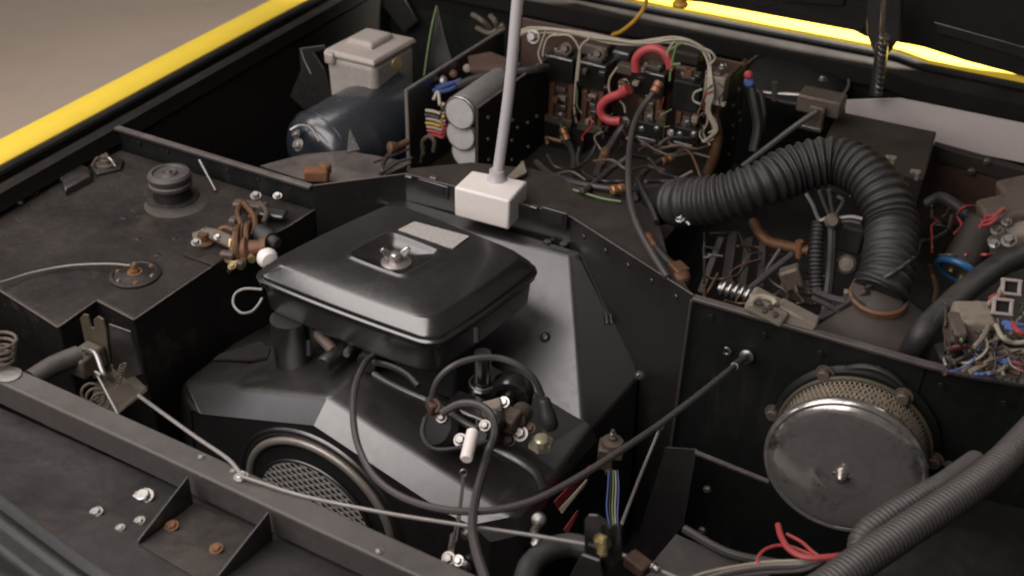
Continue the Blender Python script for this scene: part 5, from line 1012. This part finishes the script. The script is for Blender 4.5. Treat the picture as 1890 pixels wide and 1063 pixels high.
wire('brown_wire', [PY(1715, 490, 1.38), PY(1722, 510, 1.38), PY(1728, 535, 1.36), PY(1722, 560, 1.34)], .0036, 'rustb', 'brown wire left of the blue ringed can')
mb = thing('pump_block', P(1850, 430, .02), 'dirty cast metal pump block at the right edge above the fat hose', 'pump')
axm = (Vector((.85, .4, .3)).normalized(), Vector((-.4, .9, 0)).normalized(), Vector((-.3, 0, .95)).normalized())
for (px, py, z, a_, b_, c_, mt) in ((1865, 395, .07, .08, .06, .035, 'dirtymetal'), (1845, 440, .045, .05, .05, .035, 'dirtymetal'), (1885, 432, .06, .04, .04, .03, 'beige'), (1838, 465, .03, .035, .03, .025, 'dirtymetal'), (1880, 360, .07, .05, .06, .03, 'dirtymetal')):
    g = G(); g.box(P(px, py, z), (a_, b_, c_), axm); obj('cast_lobe', g, mt, mb, bevel=.007, seg=3)
for (px, py, r, mt) in ((1840, 425, .006, 'steel'), (1862, 445, .007, 'steel'), (1835, 450, .005, 'zinc'), (1880, 400, .007, 'dirtymetal'), (1858, 410, .005, 'zinc')):
    bolt(P(px, py, .075), (-.2, -.5, .8), r, r, mt, mb)
for k, pts in enumerate(([(1812, 410), (1830, 405), (1845, 392)], [(1818, 400), (1836, 398), (1852, 385)], [(1808, 418), (1826, 414), (1840, 402)])):
    wire('red_wire', [P(a_, b_, .09) for a_, b_ in pts], .003, 'redwire', ('middle', 'upper', 'lower')[k]+' short red wire on the cast pump block at right')
jb = thing('junction_box', P(1790, 640, .0), 'grimy beige junction box with pale wires under the fat hose at right', 'junction box')
g = G(); g.box(P(1790, 600, .03), (.045, .05, .045), (Vector((.9, .3, .1)).normalized(), Vector((-.3, .95, 0)).normalized(), Z)); obj('box_body', g, 'beige', jb, bevel=.005)
g = G(); g.box(P(1762, 612, .035), (.018, .05, .03), (Vector((.9, .3, .1)).normalized(), Vector((-.3, .95, 0)).normalized(), Z)); obj('box_flap', g, 'dirtymetal', jb, bevel=.004)
g = G(); g.box(P(1840, 625, .01), (.05, .05, .03), axm); obj('box_base', g, 'olive', jb, bevel=.004)
g = G(); g.box(P(1752, 655, .0), (.03, .03, .02), axm); obj('black_foot', g, 'bay', jb, bevel=.003)
wc = thing('white_connector', P(1855, 560, .04), 'pale square framed connector with open black centre at the right edge', 'connector')
for (px, py) in ((1866, 530), (1850, 566)):
    q = P(px, py, .065); ax3 = (Vector((.95, .3, 0)).normalized(), Vector((-.2, .6, .75)).normalized(), Vector((.2, -.75, .6)).normalized())
    for (dx, dy, a_, b_) in ((0, .011, .030, .005), (0, -.011, .030, .005), (-.0125, 0, .005, .022), (.0125, 0, .005, .022)):
        g = G(); g.box(q+ax3[0]*dx*.8+ax3[1]*dy*.8, (a_*.85, b_*.8, .008), ax3); obj('frame_bar', g, 'bottlelid', wc, bevel=.001)
    g = G(); g.box(q-ax3[2]*.003, (.019, .016, .004), ax3); obj('frame_back', g, 'void', wc)
names = ['first', 'second', 'third', 'fourth', 'fifth', 'sixth', 'seventh', 'eighth', 'ninth', 'tenth', 'eleventh', 'twelfth']
W_ = [('redwire', 'red wire with pale tip left of the junction box', [(1752, 645), (1768, 640), (1784, 638)], .0032, .03), ('blue', 'blue wire at the right edge beside the pale connector', [(1852, 596), (1870, 600), (1900, 604)], .0045, .05), ('blue', 'blue wire just below the upper blue one at the right edge', [(1856, 604), (1876, 608), (1900, 612)], .0035, .05),
      ('redwire', 'red wire between the two blue bundles at the right edge', [(1868, 596), (1880, 612), (1905, 618)], .0032, .055), ('blue', 'blue wire low in the corner above the rim', [(1838, 662), (1858, 668), (1878, 668)], .0045, .03), ('redwire', 'red wire low at the right edge above the rim', [(1866, 668), (1884, 676), (1910, 680)], .0048, .03),
      ('cream', 'cream wire running up from the rim to the pale connector', [(1776, 682), (1800, 664), (1826, 645), (1840, 620), (1838, 590)], .0036, .03), ('cream', 'cream wire lying lowest in the loom above the rim', [(1790, 686), (1820, 670), (1850, 650), (1890, 648)], .0036, .03), ('beige', 'beige wire crossing the junction box', [(1798, 640), (1815, 620), (1824, 596), (1812, 575)], .003, .05),
      ('beige', 'beige wire looping right of the junction box', [(1818, 690), (1846, 684), (1868, 660), (1850, 640), (1826, 655)], .003, .03), ('cableb', 'black wire curving over the junction box', [(1742, 690), (1760, 668), (1800, 655), (1850, 655), (1880, 662)], .003, .035), ('redwire', 'short red wire left of the pale connector', [(1826, 552), (1838, 545), (1852, 548)], .003, .06),
      ('cream', 'pale wire in front of the fat hose at the right edge', [(1824, 560), (1840, 548), (1850, 530), (1866, 518)], .003, .06), ('rustb', 'copper brown wire low in the loom', [(1805, 668), (1822, 680), (1850, 682), (1884, 690)], .0036, .025), ('green', 'green yellow wire edging the loom', [(1772, 560), (1778, 590), (1774, 630)], .0022, .045), ('cream', 'pale wire draped on the right of the junction box', [(1838, 600), (1850, 622), (1870, 632), (1900, 630)], .003, .05)]
for mt, lb_, pts, r, z in W_:
    wire('loom_wire', [P(a_, b_, z+.004*math.sin(i*2.1)) for i, (a_, b_) in enumerate(pts)], r, mt, lb_)
# dark floor under the rear electronics keeps gaps closed
quad('rear_tray', [(-.60, 1.28, -.22), (.39, 1.25, -.22), (.39, 2.0, -.22), (-.60, 2.0, -.22)], 'bay')

# ================================================================== TANGLED THIN WIRES
rnd = random.Random(11)
def stuff_wires(name, lines, label, cat):
    """a tangle nobody could count: one mesh, several insulation colours"""
    g = G(); spans = []
    for pts, r, mt in lines:
        a = len(g.f); g.tube(pts, r, 6); spans.append((a, len(g.f), mt))
    o = obj(name, g, spans[0][2], None, label=label, cat=cat, kind='stuff'); mats = []
    for a, b, mt in spans:
        if mt not in mats:
            mats.append(mt)
            if len(mats) > 1: o.data.materials.append(M[mt])
        for k in range(a, b): o.data.polygons[k].material_index = mats.index(mt)
    return o
def tangle(name, n, x0, y0, x1, y1, zf, label, mats, rr=(.0012, .0022), span=70):
    L = []
    for k in range(n):
        x = rnd.uniform(x0, x1); y = rnd.uniform(y0, y1); a = rnd.uniform(0, 6.28); pts = []
        for i in range(5):
            pts.append(P(x, y, zf+rnd.uniform(-.012, .012)))
            a += rnd.uniform(-1.0, 1.0); x = min(x1, max(x0, x+math.cos(a)*span*.35)); y = min(y1, max(y0, y+math.sin(a)*span*.28))
        L.append((pts, rnd.uniform(*rr), rnd.choice(mats)))
    stuff_wires(name, L, label, 'wires')
tangle('tangled_wires', 24, 1745, 560, 1915, 690, .035, 'tangle of thin coloured wires round the junction box at the right edge', ['cream', 'cableb', 'beige', 'cableb', 'rustb', 'redwire', 'blue', 'cable', 'dirtymetal'], span=130)
tangle('tangled_wires', 18, 1300, 430, 1560, 560, -.03, 'tangle of thin dark wires in the gloom under the hose arch', ['cableb', 'cable', 'cableb', 'dirtymetal', 'rustb'], span=90)
tangle('tangled_wires', 14, 1010, 255, 1330, 335, -.03, 'tangle of dark wires lying on the relay box floor', ['cableb', 'cable', 'cableb', 'rustb', 'dirtymetal'], rr=(.002, .0035), span=100)
tangle('tangled_wires', 14, 1720, 380, 1890, 470, .03, 'tangle of thin wires round the cast pump block at right', ['cableb', 'cable', 'beige', 'redwire', 'cableb'])
L_ = []
for k in range(18):
    x = rnd.uniform(1005, 1330); y = rnd.uniform(150, 250)
    L_.append(([PY(x+rnd.uniform(-14, 14), y+i*rnd.uniform(8, 18), 1.66+rnd.uniform(0, .02)) for i in range(4)], rnd.uniform(.0010, .0018), rnd.choice(['cream', 'cableb', 'rustb', 'redwire', 'green', 'cableb'])))
stuff_wires('hanging_wires', L_, 'short thin coloured wires hanging in front of the contactors', 'wires')
for k in range(16):
    x = rnd.uniform(1010, 1300); y = rnd.uniform(120, 250); g = G(); q = PY(x, y, 1.69)
    g.box(q, (rnd.uniform(.006, .014), .012, rnd.uniform(.006, .014))); obj('terminal', g, rnd.choice(['dirtymetal', 'olive', 'rustb', 'beige', 'redbrown', 'sheet']), rb_, bevel=.001)
